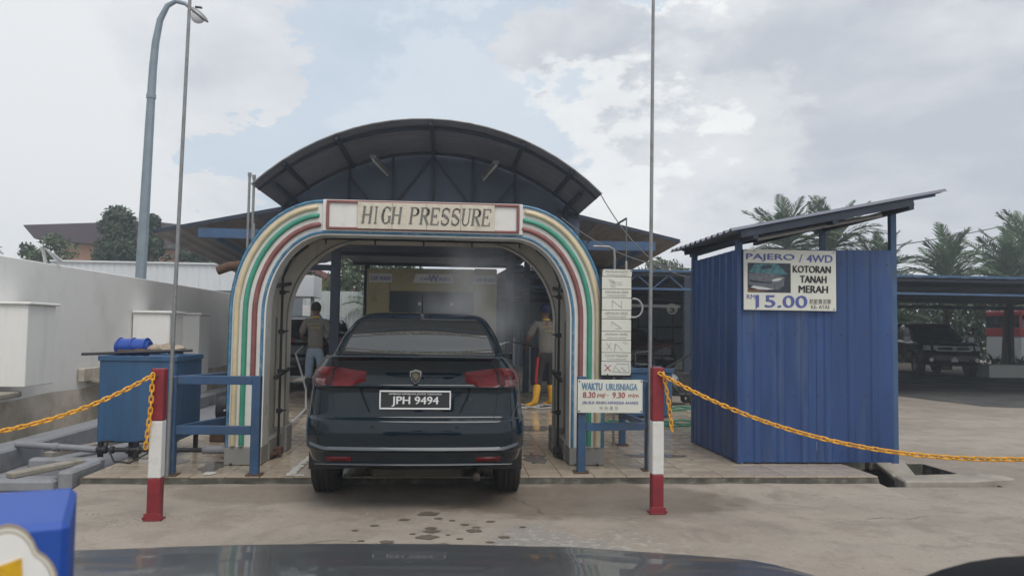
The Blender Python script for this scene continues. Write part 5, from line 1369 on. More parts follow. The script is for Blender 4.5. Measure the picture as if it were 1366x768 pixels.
# blue tub, cart and hoses right of the arch
t = thing('water_tub', 'open blue steel tub standing behind the instruction board', 'tub', (3.0, 12, .1))
f = MB(); f.bb(2.76, 3.40, 11.9, 12.6, .12, .80); f.build('tub_body', 'tankblue', t, bev=.02)
f = MB()
for bb in ((2.74, 3.42, 11.88, 11.92), (2.74, 3.42, 12.58, 12.62)): f.bb(*bb, .78, .85)
f.build('tub_rim', 'beamblue', t, bev=.005)
f = MB()
for k_ in range(4):
    r = .11+.02*k_; f.tube([(3.02+r*cos(2*pi*i/20), 12.2+r*.9*sin(2*pi*i/20), .83+.02*k_+.01*sin(i*1.3)) for i in range(20)], .016, 6, closed=True)
tag(f.build('coiled_hose', 'darkmetal', smooth=True), 'dark hose coiled on top of the blue tub', 'hose')
f = MB(); f.tube([(2.85, 12, .86), (2.86, 12.02, 1.08), (3.1, 12.04, 1.10), (3.16, 12.05, .9)], .018, 8); tag(f.build('tub_handle', 'darkmetal', smooth=True), 'dark bent pipe handle standing on the blue tub', 'handle')
t = thing('pressure_washer', 'wheeled grey pressure washer cart tangled with hoses left of the shed', 'machine', (4.45, 15.5, 0))
f = MB(); f.lathe([(0, .02), (0, .15), (.04, .18), (.34, .18), (.38, .15), (.38, .02)], (4.05, 15.2, .42), 'X', 20); f.build('motor', 'galv', t, smooth=True)
f = MB(); f.bb(4.0, 4.7, 15.0, 15.5, .18, .24); f.bb(4.4, 4.66, 15.1, 15.4, .24, .62); f.build('cart_frame', 'darkmetal', t, bev=.01)
for x, y in ((4.0, 15.0), (4.7, 15.0), (4.0, 15.5), (4.7, 15.5)):
    f = MB(); f.lathe([(-.03, .03), (-.03, .10), (.03, .10), (.03, .03)], (x, y, .10), 'Y', 16); f.build('wheel', 'tyre', t, smooth=True)
f = MB(); f.tube([(4.0, 15.25, .24), (4.25, 15.2, .70), (4.75, 15.1, 1.05), (5.0, 15.05, 1.15)], .02, 8); f.tube([(4.0, 15.45, .24), (4.3, 15.4, .72), (5.0, 15.3, 1.10)], .018, 8)
f.build('push_handle', 'darkmetal', t, smooth=True)
f = MB()
for k_ in range(4):
    f.tube([(4.0+.1*k_+.3*sin(i*.7+k_), 15.0-.1*k_, .45+.25*cos(i*.9+k_*1.3)) for i in range(12)], .013, 6)
f.build('hose_tangle', 'darkmetal', t, smooth=True)
for i, (c, m_, lb, seed_) in enumerate((((2.9, 11.0), 'hosegreen', 'green hose lying in loose loops on the tiles behind the hours sign', 3), ((3.6, 13.2), 'hosegreen', 'second green hose trailing toward the blue shed', 5), ((1.55, 13.35), 'hosegrey', 'pale hose lying curled at the right worker\'s feet', 8))):
    random.seed(seed_); pts = []; 
    for k_ in range(40):
        a = k_*.32; r = .30+.12*sin(k_*.5+seed_); pts.append((c[0]+r*cos(a)*1.5+.02*k_*(i != 2)-.3, c[1]+r*sin(a)*.8, .118+.012*(k_ % 3)))
    f = MB(); f.tube(pts, .016, 6); tag(f.build('hose', m_, smooth=True), lb, 'hose')
f = MB(); f.tube([(-1.86, 8.9, .42), (-2.0, 10.5, .16), (-2.15, 12.4, .16), (-2.40, 13.8, .34), (-2.60, 14.4, .62), (-2.74, 14.6, .92), (-2.66, 14.85, 1.05)], .017, 8); tag(f.build('wash_hose', 'hosegrey', smooth=True), 'pale hose curving from the arch up to the left worker', 'hose')
# bay clutter on the right inside
random.seed(9)
for i, (x, y, w, d_, h, m_, lb, ct, nm) in enumerate(((1.35, 18.2, .5, .5, 1.5, 'wallgrey', 'tall grey cabinet deep inside the wash bay', 'cabinet', 'tool_cabinet'), (2.3, 19.0, .7, .5, .9, 'steelblue', 'dark bench deep in the bay behind the right worker', 'bench', 'work_bench'), (1.25, 16.2, .22, .22, 1.15, 'galv', 'upright grey canister beside the post behind the right worker', 'canister', 'canister'), (.95, 15.0, .2, .2, .55, 'signgrey', 'pale bucket on the wet tiles near the right worker', 'bucket', 'bucket'))):
    t = thing(nm, lb, ct, (x, y, .1))
    if nm in ('canister', 'bucket'):
        f = MB(); f.lathe([(0, .01), (0, w*.42), (h*.9, w*.5), (h, w*.4), (h, .02)], (x, y, .108), 'Z', 18); f.build('shell', m_, t, smooth=True)
        f = MB(); f.tube([(x-w*.4, y, .1+h), (x, y, .1+h+.08), (x+w*.4, y, .1+h)], .01, 6); f.build('handle', 'darkmetal', t, smooth=True)
    else:
        f = MB(); f.bb(x-w/2, x+w/2, y-d_/2, y+d_/2, .2, .1+h); f.build('carcass', m_, t, bev=.015)
        f = MB(); f.bb(x-w/2+.02, x-.01, y-d_/2-.012, y-d_/2-.002, .24, .07+h); f.build('door', m_, t, bev=.004)
        f = MB(); f.bb(x+.01, x+w/2-.02, y-d_/2-.012, y-d_/2-.002, .24, .07+h); f.build('door', m_, t, bev=.004)
        for sx in (-1, 1):
            f = MB(); f.bb(x+sx*(w/2-.05)-.03, x+sx*(w/2-.05)+.03, y-d_/2+.02, y+d_/2-.02, .106, .2); f.build('foot', 'darkmetal', t)

# ================================================================== PEOPLE
def skin_obj(name, pts, edges, m_, parent, root_i=0, sub=2):
    me = bpy.data.meshes.new(name); me.from_pydata([p[0] for p in pts], edges, []); me.materials.append(M[m_])
    o = bpy.data.objects.new(name, me); COL.objects.link(o); o.parent = parent
    md = o.modifiers.new('skin', 'SKIN'); md.use_smooth_shade = True; md.branch_smoothing = .4
    sk = me.skin_vertices[0].data if len(me.skin_vertices) else None
    for i, p in enumerate(pts):
        r = p[1]; sk[i].radius = r if isinstance(r, tuple) else (r, r); sk[i].use_root = (i == root_i)
    s = o.modifiers.new('sub', 'SUBSURF'); s.levels = sub; s.render_levels = sub
    return o
def person(lb, loc, rz, pose, cloth, scale=1.0):
    """pose gives hand/elbow/foot/knee points for both sides; +Y is the way the figure faces"""
    t = thing('person', lb, 'person', loc)
    pe = (0, 0, .93); lean = pose.get('lean', 0)
    def sh(z): return (0, lean*(z-.93), z)
    neck = sh(1.46); chest = sh(1.28); waist = sh(1.06); hy = lean*.62+pose.get('hf', 0.0)
    pts = [(pe, .10), (waist, .10), (chest, .115), (neck, .055), ((0, hy-.0, 1.53), .055), ((0, hy+.01, 1.585), (.070, .085)), ((0, hy+.005, 1.65), (.078, .095)), ((0, hy, 1.715), (.055, .07))]
    ed = [(0, 1), (1, 2), (2, 3), (3, 4), (4, 5), (5, 6), (6, 7)]
    pts += [((0, hy+.105, 1.595), .014), ((.075, hy, 1.60), .018), ((-.075, hy, 1.60), .018)]; ed += [(5, 8), (5, 9), (5, 10)]
    sleeves = []; legs = []
    for s_, K in ((-1, 'L'), (1, 'R')):
        shp = (s_*.17, lean*.48, 1.41); el = pose['elbow'+K]; ha = pose['hand'+K]
        n_ = len(pts); E_ = Vector(el); H_ = Vector(ha); dv = (H_-E_).normalized(); pal = H_+dv*.05
        pts += [(shp, .058), (tuple(Vector(shp).lerp(E_, .5)), .046), (el, .038), (tuple(E_.lerp(H_, .5)), .034), (ha, .024), (tuple(pal), (.034, .018))]
        ed += [(2, n_), (n_, n_+1), (n_+1, n_+2), (n_+2, n_+3), (n_+3, n_+4), (n_+4, n_+5)]
        side = dv.cross(Vector((0, 0, 1))).normalized(); cur = pose.get('curl', Vector((0, .0, -1)))
        pi_ = n_+5
        for q, (off, ln) in enumerate(((-.026, .060), (-.009, .072), (.009, .068), (.026, .052))):
            a = pal+side*off+dv*.030; b_ = a+dv*ln*.5+Vector((0, 0, -.008)); c_ = b_+dv*ln*.35+Vector((0, 0, -.022))
            k_ = len(pts); pts += [(tuple(a), .0095), (tuple(b_), .0085), (tuple(c_), .0075)]; ed += [(pi_, k_), (k_, k_+1), (k_+1, k_+2)]
        a = pal-side*.040*s_-dv*.01; b_ = a-side*.012*s_+dv*.035; k_ = len(pts); pts += [(tuple(a), .011), (tuple(b_), .009)]; ed += [(pi_, k_), (k_, k_+1)]
        sleeves.append((shp, tuple(Vector(shp).lerp(E_, .5)), tuple(Vector(shp).lerp(E_, .92))))
        kn = pose['knee'+K]; ft = pose['foot'+K]; n_ = len(pts); fd = Vector(pose.get('toe'+K, (0, 1, 0)))
        pts += [((s_*.095, 0, .86), .085), (kn, .055), (tuple(Vector(kn).lerp(Vector(ft), .35)), .052), ((ft[0], ft[1], ft[2]+.08), .038), ((ft[0]+fd.x*.12, ft[1]+fd.y*.12, ft[2]+.035), (.04, .03))]
        ed += [(0, n_), (n_, n_+1), (n_+1, n_+2), (n_+2, n_+3), (n_+3, n_+4)]
        legs.append(((s_*.095, 0, .86), kn, ft, fd))
    skin_obj('body', pts, ed, 'skin', t)
    # hair: cap over the skull
    f = MB(); rows_ = []
    for i in range(9):
        a = pi*.64*i/8; row = []
        for k_ in range(20):
            b_ = 2*pi*k_/20; fr_ = .72 if (sin(b_) > .2 and a > pi*.38) else 1.0
            aa = a*fr_; row.append(Vector((.092*sin(aa)*cos(b_), hy-.006+.112*sin(aa)*sin(b_), 1.645+.118*cos(aa)))+Vector((0, 0, 0)))
        rows_.append(row)
    f.grid(rows_, True); hr = f.build('hair', cloth.get('hair', 'hair'), None, smooth=True); hr.parent = t
    # shirt
    sp = [(sh(.84), (.165, .130)), (sh(1.08), (.150, .115)), (sh(1.24), (.175, .120)), (sh(1.38), (.155, .105)), (sh(1.455), (.075, .072))]
    se = [(0, 1), (1, 2), (2, 3), (3, 4)]
    for sl_ in sleeves:
        k_ = len(sp); sp += [(sl_[0], .074), (sl_[1], .068), (sl_[2], .072)]; se += [(3, k_), (k_, k_+1), (k_+1, k_+2)]
    skin_obj('shirt', sp, se, cloth['shirt'], t)
    if cloth.get('trim'):
        f = MB(); c = sh(1.475)
        f.lathe([(0, .070), (.012, .068), (.03, .062), (.032, .057)], (c[0], c[1], c[2]-.01), 'Z', 20); o_ = f.build('collar', 'shirtyellow', None, smooth=True); o_.parent = t
    if cloth.get('print'):
        for s_, z, h, w in (('Auto', 1.335, .018, .16), ('Car Wash', 1.29, .030, .17)):
            if s_ == 'Auto': 
                f = MB(); pts_ = [(-.12+.24*k_/14, -.118+lean*.35-.0, 1.345+.022*sin(pi*k_/14)) for k_ in range(15)]; 
                for a_, c_ in zip(pts_[::2], pts_[1::2]): f.bar(a_, c_, .005, .014)
                o_ = f.build('arched_lettering', 'shirtyellow', None); o_.parent = t
            else:
                o_ = text('lettering', s_, .02, -.128+lean*.33, z, h, 'shirtyellow', None, w=w, bold=.04); o_.parent = t
    # trousers and boots
    top = cloth.get('boot_top', .0)
    tp = [((0, 0, 1.02), (.135, .105)), ((0, 0, .90), (.145, .12))]; te = [(0, 1)]
    for (hp, kn, ft, fd), s_ in zip(legs, (-1, 1)):
        k_ = len(tp); low_ = Vector(kn).lerp(Vector(ft), .75 if not top else .30)
        tp += [((hp[0]*.95, 0, .80), .092), (kn, .078), (tuple(low_), .066)]; te += [(1, k_), (k_, k_+1), (k_+1, k_+2)]
    skin_obj('trousers', tp, te, cloth['trousers'], t)
    if cloth.get('stripe'):
        for (hp, kn, ft, fd), s_ in zip(legs, (-1, 1)):
            f = MB(); a = Vector((hp[0]+s_*.075, hp[1]-.045, hp[2]-.02)); b_ = Vector((kn[0]+s_*.06, kn[1]-.055, kn[2]-.10))
            f.bar(a, a.lerp(b_, .5)+Vector((s_*.005, -.004, 0)), .035, .05); f.bar(a.lerp(b_, .5)+Vector((s_*.005, -.004, 0)), b_, .035, .05)
            o_ = f.build('leg_stripe', 'tred', None); o_.parent = t
    for (hp, kn, ft, fd) in legs:
        kz = Vector(kn).lerp(Vector(ft), .22); fv_ = Vector(ft)
        bp = [(tuple(kz), .074), (tuple(kz.lerp(fv_+Vector((0, 0, .1)), .6)), .064), ((fv_.x, fv_.y, fv_.z+.085), .055), ((fv_.x-fd.x*.03, fv_.y-fd.y*.03, fv_.z+.04), (.045, .04)), ((fv_.x+fd.x*.10, fv_.y+fd.y*.10, fv_.z+.042), (.048, .038)), ((fv_.x+fd.x*.18, fv_.y+fd.y*.18, fv_.z+.036), (.044, .030))]
        if not top: bp = bp[2:]; be = [(0, 1), (0, 2), (2, 3)]
        else: be = [(0, 1), (1, 2), (2, 3), (2, 4), (4, 5)]
        skin_obj('boot', bp, be, cloth['boots'], t)
    t.rotation_euler = (0, 0, rz); t.scale = (scale,)*3
    return t
person('worker seen from behind in grey shirt, jeans and black boots, left of car', (-2.42, 14.75, .104), radians(-4),
       dict(lean=.0, elbowL=(-.27, .02, 1.14), handL=(-.22, .26, 1.06), elbowR=(.28, .02, 1.14), handR=(.20, .25, 1.10), kneeL=(-.11, .03, .50), footL=(-.12, -.02, .0), kneeR=(.12, .02, .50), footR=(.13, -.02, .0), toeL=(-.2, .95, 0), toeR=(.3, .95, 0)),
       dict(shirt='shirtgrey', trousers='jeans', boots='boots', boot_top=.4, trim=True, print=True))
person('worker in grey shirt and yellow rubber boots spraying the car, right of the car', (1.67, 13.5, .104), radians(12),
       dict(lean=.10, hf=.04, elbowL=(-.30, .10, 1.15), handL=(-.25, .34, 1.04), elbowR=(.25, .16, 1.15), handR=(.02, .36, 1.06), kneeL=(-.13, .05, .50), footL=(-.22, -.08, .0), kneeR=(.10, .06, .50), footR=(.12, .05, .0), toeL=(-.95, .2, 0), toeR=(-.6, .8, 0)),
       dict(shirt='shirtgrey', trousers='trousers', boots='bootsy', boot_top=.4, trim=True, print=True, stripe=True, hair='capblue'))
for (lb, loc, c_, z_) in (('person in a pale grey shirt standing behind the pickup bonnet', (21.15, 30.6, 0), 'shirtlight', -.4), ('person in a dull red shirt standing left of the pale shirted one', (20.6, 31.6, 0), 'shirtred', .3)):
    person(lb, loc, radians(180)+z_, dict(elbowL=(-.27, .0, 1.14), handL=(-.25, .12, .90), elbowR=(.27, .0, 1.14), handR=(.25, .12, .90), kneeL=(-.11, .03, .50), footL=(-.12, 0, .0), kneeR=(.12, .02, .50), footR=(.13, -.02, .0)),
           dict(shirt=c_, trousers='trousers', boots='boots'))
# spray lance and jet
t = thing('spray_lance', 'spray lance held by the right worker, water jet pointing at the car', 'spray gun', (1.2, 13.8, 1.1))
f = MB(); f.tube([(1.45, 13.85, 1.12), (1.28, 13.80, 1.16), (1.05, 13.55, 1.20)], .015, 8); f.tube([(1.30, 13.80, 1.16), (1.34, 13.84, 1.02)], .018, 8); f.build('lance', 'darkmetal', t, smooth=True)
jm = bpy.data.materials.new('spray_water'); jm.use_nodes = True; jb = jm.node_tree.nodes['Principled BSDF']; jb.inputs['Base Color'].default_value = (.8, .83, .85, 1); jb.inputs['Roughness'].default_value = .4; jb.inputs['Alpha'].default_value = .5; M['spray'] = jm
f = MB(); random.seed(5)
for k_ in range(420):
    u = random.random()**.8; p = Vector((1.05, 13.55, 1.20)).lerp(Vector((.25, 12.6, 1.05)), u)+Vector((random.gauss(0, .03), random.gauss(0, .03), random.gauss(0, .03)))*u*1.2; r = random.uniform(.004, .012)
    d = Vector((-.8, -.95, -.12)).normalized(); f.tube([p, p+d*random.uniform(.03, .10)], [r*.5, r*.3], 4)
f.build('water_jet', 'spray', t, kind='stuff')

# ================================================================== STREET LAMP, WIRES
t = thing('street_lamp', 'tall grey curved street lamp leaning behind the white wall', 'street lamp', (-6.05, 16, 0))
f = MB(); f.tube([(-6.06, 16, 0), (-6.0, 16, 3), (-5.955, 16, 5.4), (-5.945, 16, 5.9)], [.115, .105, .088, .082], 8); f.build('pole', 'lampgrey', t)
f = MB(); f.cyl((-5.946, 16, 5.86), (-5.945, 16, 5.94), .092, n=12); f.build('pole_collar', 'lampgrey', t)
f = MB(); f.tube([(-5.945, 16, 5.9), (-5.93, 16, 6.5), (-5.90, 16, 7.0), (-5.83, 16, 7.45), (-5.70, 16, 7.74), (-5.54, 16, 7.84), (-5.36, 16, 7.80), (-5.22, 16, 7.69)], [.080, .075, .07, .062, .052, .045, .04, .038], 10); f.build('arm', 'lampgrey', t, smooth=True)
f = MB(); rows_ = []
hd = Vector((.22, 0, -.17)).normalized(); hu = Vector((.61, 0, .79)).normalized()
for i in range(9):
    u = i/8; c = Vector((-5.24, 16, 7.70))+hd*(.42*u); r = .10*sin(pi*min(.98, max(.05, .12+u*.86)))**.5
    rows_.append([c+Vector((0, 1, 0))*r*1.1*cos(2*pi*k_/16)+hu*r*(.75 if sin(2*pi*k_/16) > 0 else .35)*sin(2*pi*k_/16) for k_ in range(16)])
f.grid(rows_, True); f.build('lamp_head', 'galv', t, smooth=True)
f = MB(); rows_ = []
for i in range(7):
    a = pi/2*i/6; rows_.append([Vector((-5.10, 16, 7.55))+hd*(.15*cos(a)*cos(2*pi*k_/16))+Vector((0, .085*cos(a)*sin(2*pi*k_/16), 0))-hu*(.14*sin(a)) for k_ in range(16)])
f.grid(rows_, True); f.build('lens_bowl', 'tubewhite', t, smooth=True)
f = MB(); f.bar((-5.16, 16, 7.74), (-5.03, 16, 7.73), .05, .03); f.build('photocell', 'darkmetal', t)
f = MB(); f.tube(arc((16.25, 28.00, 4.69), (36.57, 42.40, 9.26), .25, 24), .022, 5); tag(f.build('overhead_wire', 'cable'), 'overhead wire rising to the right behind the palms', 'wire')
t = thing('wall_lamp', 'small white floodlight on top of the left wall', 'light', (-5.1, 9.6, 2.2))
f = MB(); f.tube([(-5.10, 10.45, 2.18), (-5.08, 10.35, 2.30), (-5.04, 10.2, 2.36)], .022, 8); f.build('arm', 'tubewhite', t, smooth=True)
f = MB(); f.tube([(-5.07, 10.36, 2.34), (-5.02, 10.46, 2.27), (-4.98, 10.56, 2.20)], [.012, .035, .05], 10, flat=.6); f.build('lamp_head', 'tubewhite', t, smooth=True)

# ================================================================== LEFT BACKGROUND
t = thing('white_shed', 'white clad shed roof just beyond the left wall', 'building', (-8, 22, 0))
for i in range(12):
    x0 = -10.6+i*.55
    if x0 > -4.6: break
    f = MB(); pts = []
    for k_ in range(12): pts.append((x0+.546*k_/11, 22-(.012 if k_ % 4 in (1, 2) else 0)))
    f.grid([[(a, b_, 2.36) for a, b_ in pts], [(a, b_, 3.04) for a, b_ in pts]]); f.build('cladding_sheet', 'whitesheet', t, solid=.004)
f = MB(); f.bb(-10.6, -4.7, 21.93, 22.0, 3.045, 3.09); f.build('top_flashing', 'whitesheet', t)
f = MB(); f.bb(-10.6, -4.7, 22.05, 26, 0, 2.35); f.build('wall', 'wallgrey', t)
f = MB(); f.bb(-10.6, -4.7, 22.03, 26, 2.95, 3.03); f.build('roof', 'whitesheet', t)
t = thing('small_white_box', 'white clad box beyond the wall seen through the arch', 'building', (-3.6, 20.5, 0))
t['label'] = 'white sheet metal box on a frame seen through the arch, left'
f = MB(); f.bb(-4.25, -3.35, 20.0, 21.2, 2.15, 2.68); f.build('box_body', 'whitesheet', t, bev=.01)
for x in (-4.2, -3.4):
    f = MB(); f.bb(x-.04, x+.04, 20.1, 20.2, 0, 2.148); f.build('leg', 'galv', t)
t = thing('corrugated_fence', 'pale grey corrugated sheet fence standing beyond the white wall', 'fence', (-6, 30, 0))
for i in range(13):
    x0 = -13+i*1.0; pts = [(x0+.994*k_/24, 30-(.045 if k_ % 4 in (1, 2) else 0)) for k_ in range(25)]
    f = MB(); f.grid([[(a, b_, 0) for a, b_ in pts], [(a, b_, 2.75) for a, b_ in pts]]); f.build('fence_sheet', 'greysheet', t, solid=.004)
# big orange house, maroon fascia
t = thing('large_house', 'large orange house with a deep maroon sloping roof fascia behind the trees', 'house', (-17, 50, 0))
f = MB(); f.bb(-23.0, -11, 48.6, 60, 0, 6.4); f.build('wall', 'housewall', t)
f = MB(); f.prism([(-24.6, 7.05), (-17.5, 7.45), (-12.6, 7.0), (-11.0, 6.75), (-11.0, 5.6), (-21, 6.02), (-23.9, 6.25)], lambda u, v, d: (u, d, v), 47.6, 61); f.build('roof', 'houseroof', t, bev=.05)
for x in (-22.9, -19.2, -18.4, -15):
    f = MB(); f.bb(x-.28, x+.28, 48.4, 48.62, 0, 5.9); f.build('pilaster', 'housecream', t)
f = MB(); f.bb(-23.1, -11, 48.45, 48.58, 4.0, 4.35); f.build('string_course', 'housecream', t)
for x in (-21, -16.8):
    f = MB(); f.bb(x-.7, x+.7, 48.5, 48.62, 1.6, 3.4); w = f.build('window', 'carglass', t)
    f = MB(); f.bb(x-.03, x+.03, 48.47, 48.5, 1.6, 3.4); f.build('window_bar', 'housecream', w)
t = thing('cream_house', 'cream house gable low behind the left wing of the roof', 'house', (-9, 40, 0))
f = MB(); f.bb(-11, -7.5, 40, 46, 0, 4.6); f.build('wall', 'housecream', t)
f = MB(); f.prism([(-11.6, 4.5), (-7.0, 4.2), (-7.0, 4.5), (-11.6, 5.2)], lambda u, v, d: (u, d, v), 39.6, 46.4); f.build('roof', 'redroof', t)
t = thing('small_house', 'small yellow house with a red gable roof seen through the arch', 'house', (-7, 44, 0))
f = MB(); f.bb(-9.5, -4.8, 44, 50, 0, 3.1); f.build('wall', 'housecream', t)
f = MB(); f.prism([(-9.2, 3.15), (-5.1, 3.15), (-7.0, 4.2)], lambda u, v, d: (u, d, v), 44, 49.9); f.build('gable', mat('yellow_gable', (.50, .38, .12), .8), t)
for a, c in (((-10.0, 2.95), (-7.0, 4.50)), ((-7.0, 4.50), (-4.2, 2.95))):
    f = MB(); f.prism([a, c, (c[0], c[1]-.28), (a[0], a[1]-.28)], lambda u, v, d: (u, d, v), 43.4, 50.5); f.build('roof_slope', 'redroof', t)
f = MB(); f.bb(-7.4, -6.6, 43.95, 44.0, 1.6, 2.6); f.build('window', 'carglass', t)

# ================================================================== TREES
def tree(lb, x, y, h, w, m_='leafdark', n_=5200, leaf=.16, conical=False, grp='trees behind the wall', seed=1, nm='tree', base=0.25):
    random.seed(seed); t = thing(nm, lb, 'tree', (x, y, 0), grp)
    f = MB(); f.tube([(x, y, 0), (x+.1, y, h*.35), (x-.05, y, h*.7), (x, y, h*.92)], [w*.06, w*.045, w*.028, .02], 8)
    for k_ in range(9):
        a = random.random()*6.28; z = h*random.uniform(.3, .75); l = w*.4*(1-z/h*.5)
        f.tube([(x, y, z), (x+cos(a)*l*.5, y+sin(a)*l*.5, z+l*.25), (x+cos(a)*l, y+sin(a)*l, z+l*.4)], [.05*w*.4, .03*w*.4, .01], 5)
    f.build('trunk', 'bark', t, smooth=True)
    cl = []
    for k_ in range(42 if not conical else 60):
        u = random.random(); z = h*(base+(1-base)*u)
        if conical: rad = w*.5*(1-u)**.75*(.55+.45*random.random())
        else: rad = w*.5*sqrt(max(.03, 1-(2*u-1)**2))*random.uniform(.45, 1.0)
        a = random.random()*6.28; cl.append((Vector((x+cos(a)*rad*.8, y+sin(a)*rad*.8, z)), w*random.uniform(.10, .20)*(1.0 if not conical else .8)))
    f = MB()
    for k_ in range(n_):
        c, r = random.choice(cl); d = Vector((random.gauss(0, 1), random.gauss(0, 1), random.gauss(0, .8))).normalized()*r*random.uniform(.5, 1.08)
        p = c+d; s_ = leaf*random.uniform(.6, 1.3); n2 = (d.normalized()+Vector((random.gauss(0, .7), random.gauss(0, .7), random.gauss(0, .7)))).normalized()
        a = n2.orthogonal().normalized(); a.rotate(Matrix.Rotation(random.random()*6.28, 3, n2)); b_ = n2.cross(a)
        f.add([p-a*s_, p+b_*s_*.45, p+a*s_, p-b_*s_*.45], [(0, 1, 2, 3)])
    f.build('crown', m_, t)
    return t
tree('tall dark conical tree in front of the orange house, left of the lamp post', -15.2, 37.5, 6.6, 4.4, n_=12000, leaf=.13, conical=True, seed=3, base=.12)
tree('second dark tree just right of the lamp post', -13.7, 37.7, 6.3, 2.2, n_=6200, leaf=.13, conical=True, seed=4, base=.1)
tree('low round lighter green tree left of the tall conical tree', -18.3, 38.5, 5.35, 2.6, 'leafmid', n_=3800, leaf=.12, seed=5)
tree('small dark tree between the two at the far left', -19.6, 38.6, 5.0, 1.5, n_=1800, leaf=.12, seed=6)
tree('dark tree cut by the left frame edge', -21.6, 38, 5.25, 3.0, n_=3500, leaf=.14, seed=7)
tree('low broad dark tree under the left roof wing', -11.5, 36.5, 4.7, 4.0, n_=5200, leaf=.12, seed=8, base=.1)
tree('dark leafy tree over the white box seen through the arch', -6.9, 34, 4.9, 2.8, n_=4200, leaf=.10, seed=9)
tree('bushy tree right of the blue post, seen through the arch', -3.6, 32, 4.3, 3.4, 'leafmid', n_=5200, leaf=.10, seed=10)
tree('second bushy dark tree left of the yellow wash machine', -2.1, 33, 4.2, 2.6, n_=4200, leaf=.10, seed=11)
tree('small round tree top above the carport, left of the shed', 11.1, 40, 4.95, 3.6, 'leafmid', n_=4200, leaf=.13, seed=12, grp='trees behind the carport')
tree('pale bushy shrub in front of the small yellow house', -5.9, 33.5, 2.9, 2.4, 'leafmid', n_=2600, leaf=.10, seed=14)
# hedge mass behind the carport
random.seed(77); f = MB()
for k_ in range(26000):
    x = random.uniform(11, 48); y = random.uniform(37.5, 39.5); z = random.random()**.8*(3.3+.8*noise.noise((x*.3, 0, 0)))
    if z < 0: continue
    s_ = random.uniform(.09, .24); n2 = Vector((random.gauss(0, .7), -1, random.gauss(0, .7))).normalized(); a = n2.orthogonal().normalized(); a.rotate(Matrix.Rotation(random.random()*6.28, 3, n2)); b_ = n2.cross(a); p = Vector((x, y, z))
    f.add([p-a*s_, p+b_*s_*.4, p+a*s_, p-b_*s_*.4], [(0, 1, 2, 3)])
f.build('hedge', 'leafdark', kind='stuff')

# ---- palms
def frond_mesh(L_, droop, seed, m_='leafpalm'):
    random.seed(seed); f = MB(); R = []
    n_ = 24
    for i in range(n_+1):
        u = i/n_; R.append(Vector((0, L_*(u-.10*droop*u*u), L_*(.30*u-droop*.40*u**2.6))))
    f.tube(R, [.034*(1-.85*i/n_) for i in range(n_+1)], 5)
    nl = 27
    for i in range(3, nl+1):
        u = i/nl; k_ = min(n_-1, int(u*n_)); p = R[k_].lerp(R[k_+1], u*n_-k_); d = (R[min(n_, k_+1)]-R[max(0, k_-1)]).normalized()
        ll = L_*.31*(sin(pi*min(1, u*.80+.18))**.7)*random.uniform(.8, 1.1)
        for s_ in (-1, 1):
            out_ = (Vector((s_*1.0, 0, 0))*random.uniform(.55, .75)+d*.80+Vector((0, 0, random.uniform(.0, .35)))).normalized(); tip = p+out_*ll+Vector((0, 0, -ll*.20*random.uniform(.3, 1.6)))
            mid = p+out_*ll*.5; w = d*.036+Vector((0, 0, .010))
            f.add([p-w*.5, mid-w, tip, mid+w, p+w*.5], [(0, 1, 3, 4), (1, 2, 3)])
    return f
FR = []
for i, (l, dr_, s_, m_) in enumerate(((2.7, .9, 1, 'leafpalm'), (2.5, 1.3, 2, 'leafpalm'), (2.6, .45, 3, 'leafpalm'), (2.4, 1.8, 4, 'leafdry'))):
    me_o = frond_mesh(l, dr_, s_).build('frond', m_, None); FR.append(me_o.data); bpy.data.objects.remove(me_o)
def palm(lb, x, y, h, sc=1., n_=20, seed=1, lean=.2, up=.0):
    n_ += 8; random.seed(seed); t = thing('coconut_palm', lb, 'palm tree', (x, y, 0), 'palms behind the carport')
    f = MB(); P = [(x+lean*(u*u), y, h*u) for u in (0, .15, .3, .45, .6, .75, .9, 1)]; f.tube(P, [.22, .17, .15, .14, .13, .12, .12, .10], 9); f.build('trunk', 'bark', t, smooth=True)
    for k_ in range(n_):
        u = k_/n_; az = k_*2.399+random.uniform(-.25, .25); el = lerp(1.45, -.2, u**.85)+random.uniform(-.12, .12)
        me = FR[2] if u < .35 else FR[0] if u < .7 else (FR[1] if u < .9 else FR[3])
        o = bpy.data.objects.new('frond', me); COL.objects.link(o); o.parent = t; o.location = (lean, 0, h-.05)
        o.rotation_mode = 'QUATERNION'
        o.rotation_quaternion = Matrix.Rotation(az, 3, 'Z').to_quaternion() @ Matrix.Rotation(el-.25, 3, 'X').to_quaternion() @ Matrix.Rotation(random.uniform(-.3, .3), 3, 'Y').to_quaternion()
        s_ = sc*random.uniform(.85, 1.1); o.scale = (s_, s_, s_)
    return t
palm('palm showing its crown left of centre above the shed roof', 14.35, 33, 5.1, .95, 24, 21, .1)
palm('palm crown right of centre above the shed roof', 16.5, 33, 5.15, .92, 24, 22, -.1)
palm('palm with fronds just right of the shed corner post', 18.4, 33, 4.1, .85, 20, 23, .2)
palm('palm with one tall upright frond right of the shed', 20.9, 32, 3.7, .95, 22, 24, .1)
palm('palm with large arching fronds near the right frame edge', 23.4, 31.8, 3.75, 1.05, 22, 25, .2)
palm('palm cut by the right frame edge', 25.9, 33, 4.6, 1.05, 20, 26, -.2)
palm('low palm behind the pickup between the carport posts', 20.6, 36, 2.0, .9, 20, 27, .1)
palm('short palm seen under the roof left of the wash machine', -2.7, 30, 2.0, .62, 18, 28, .1)
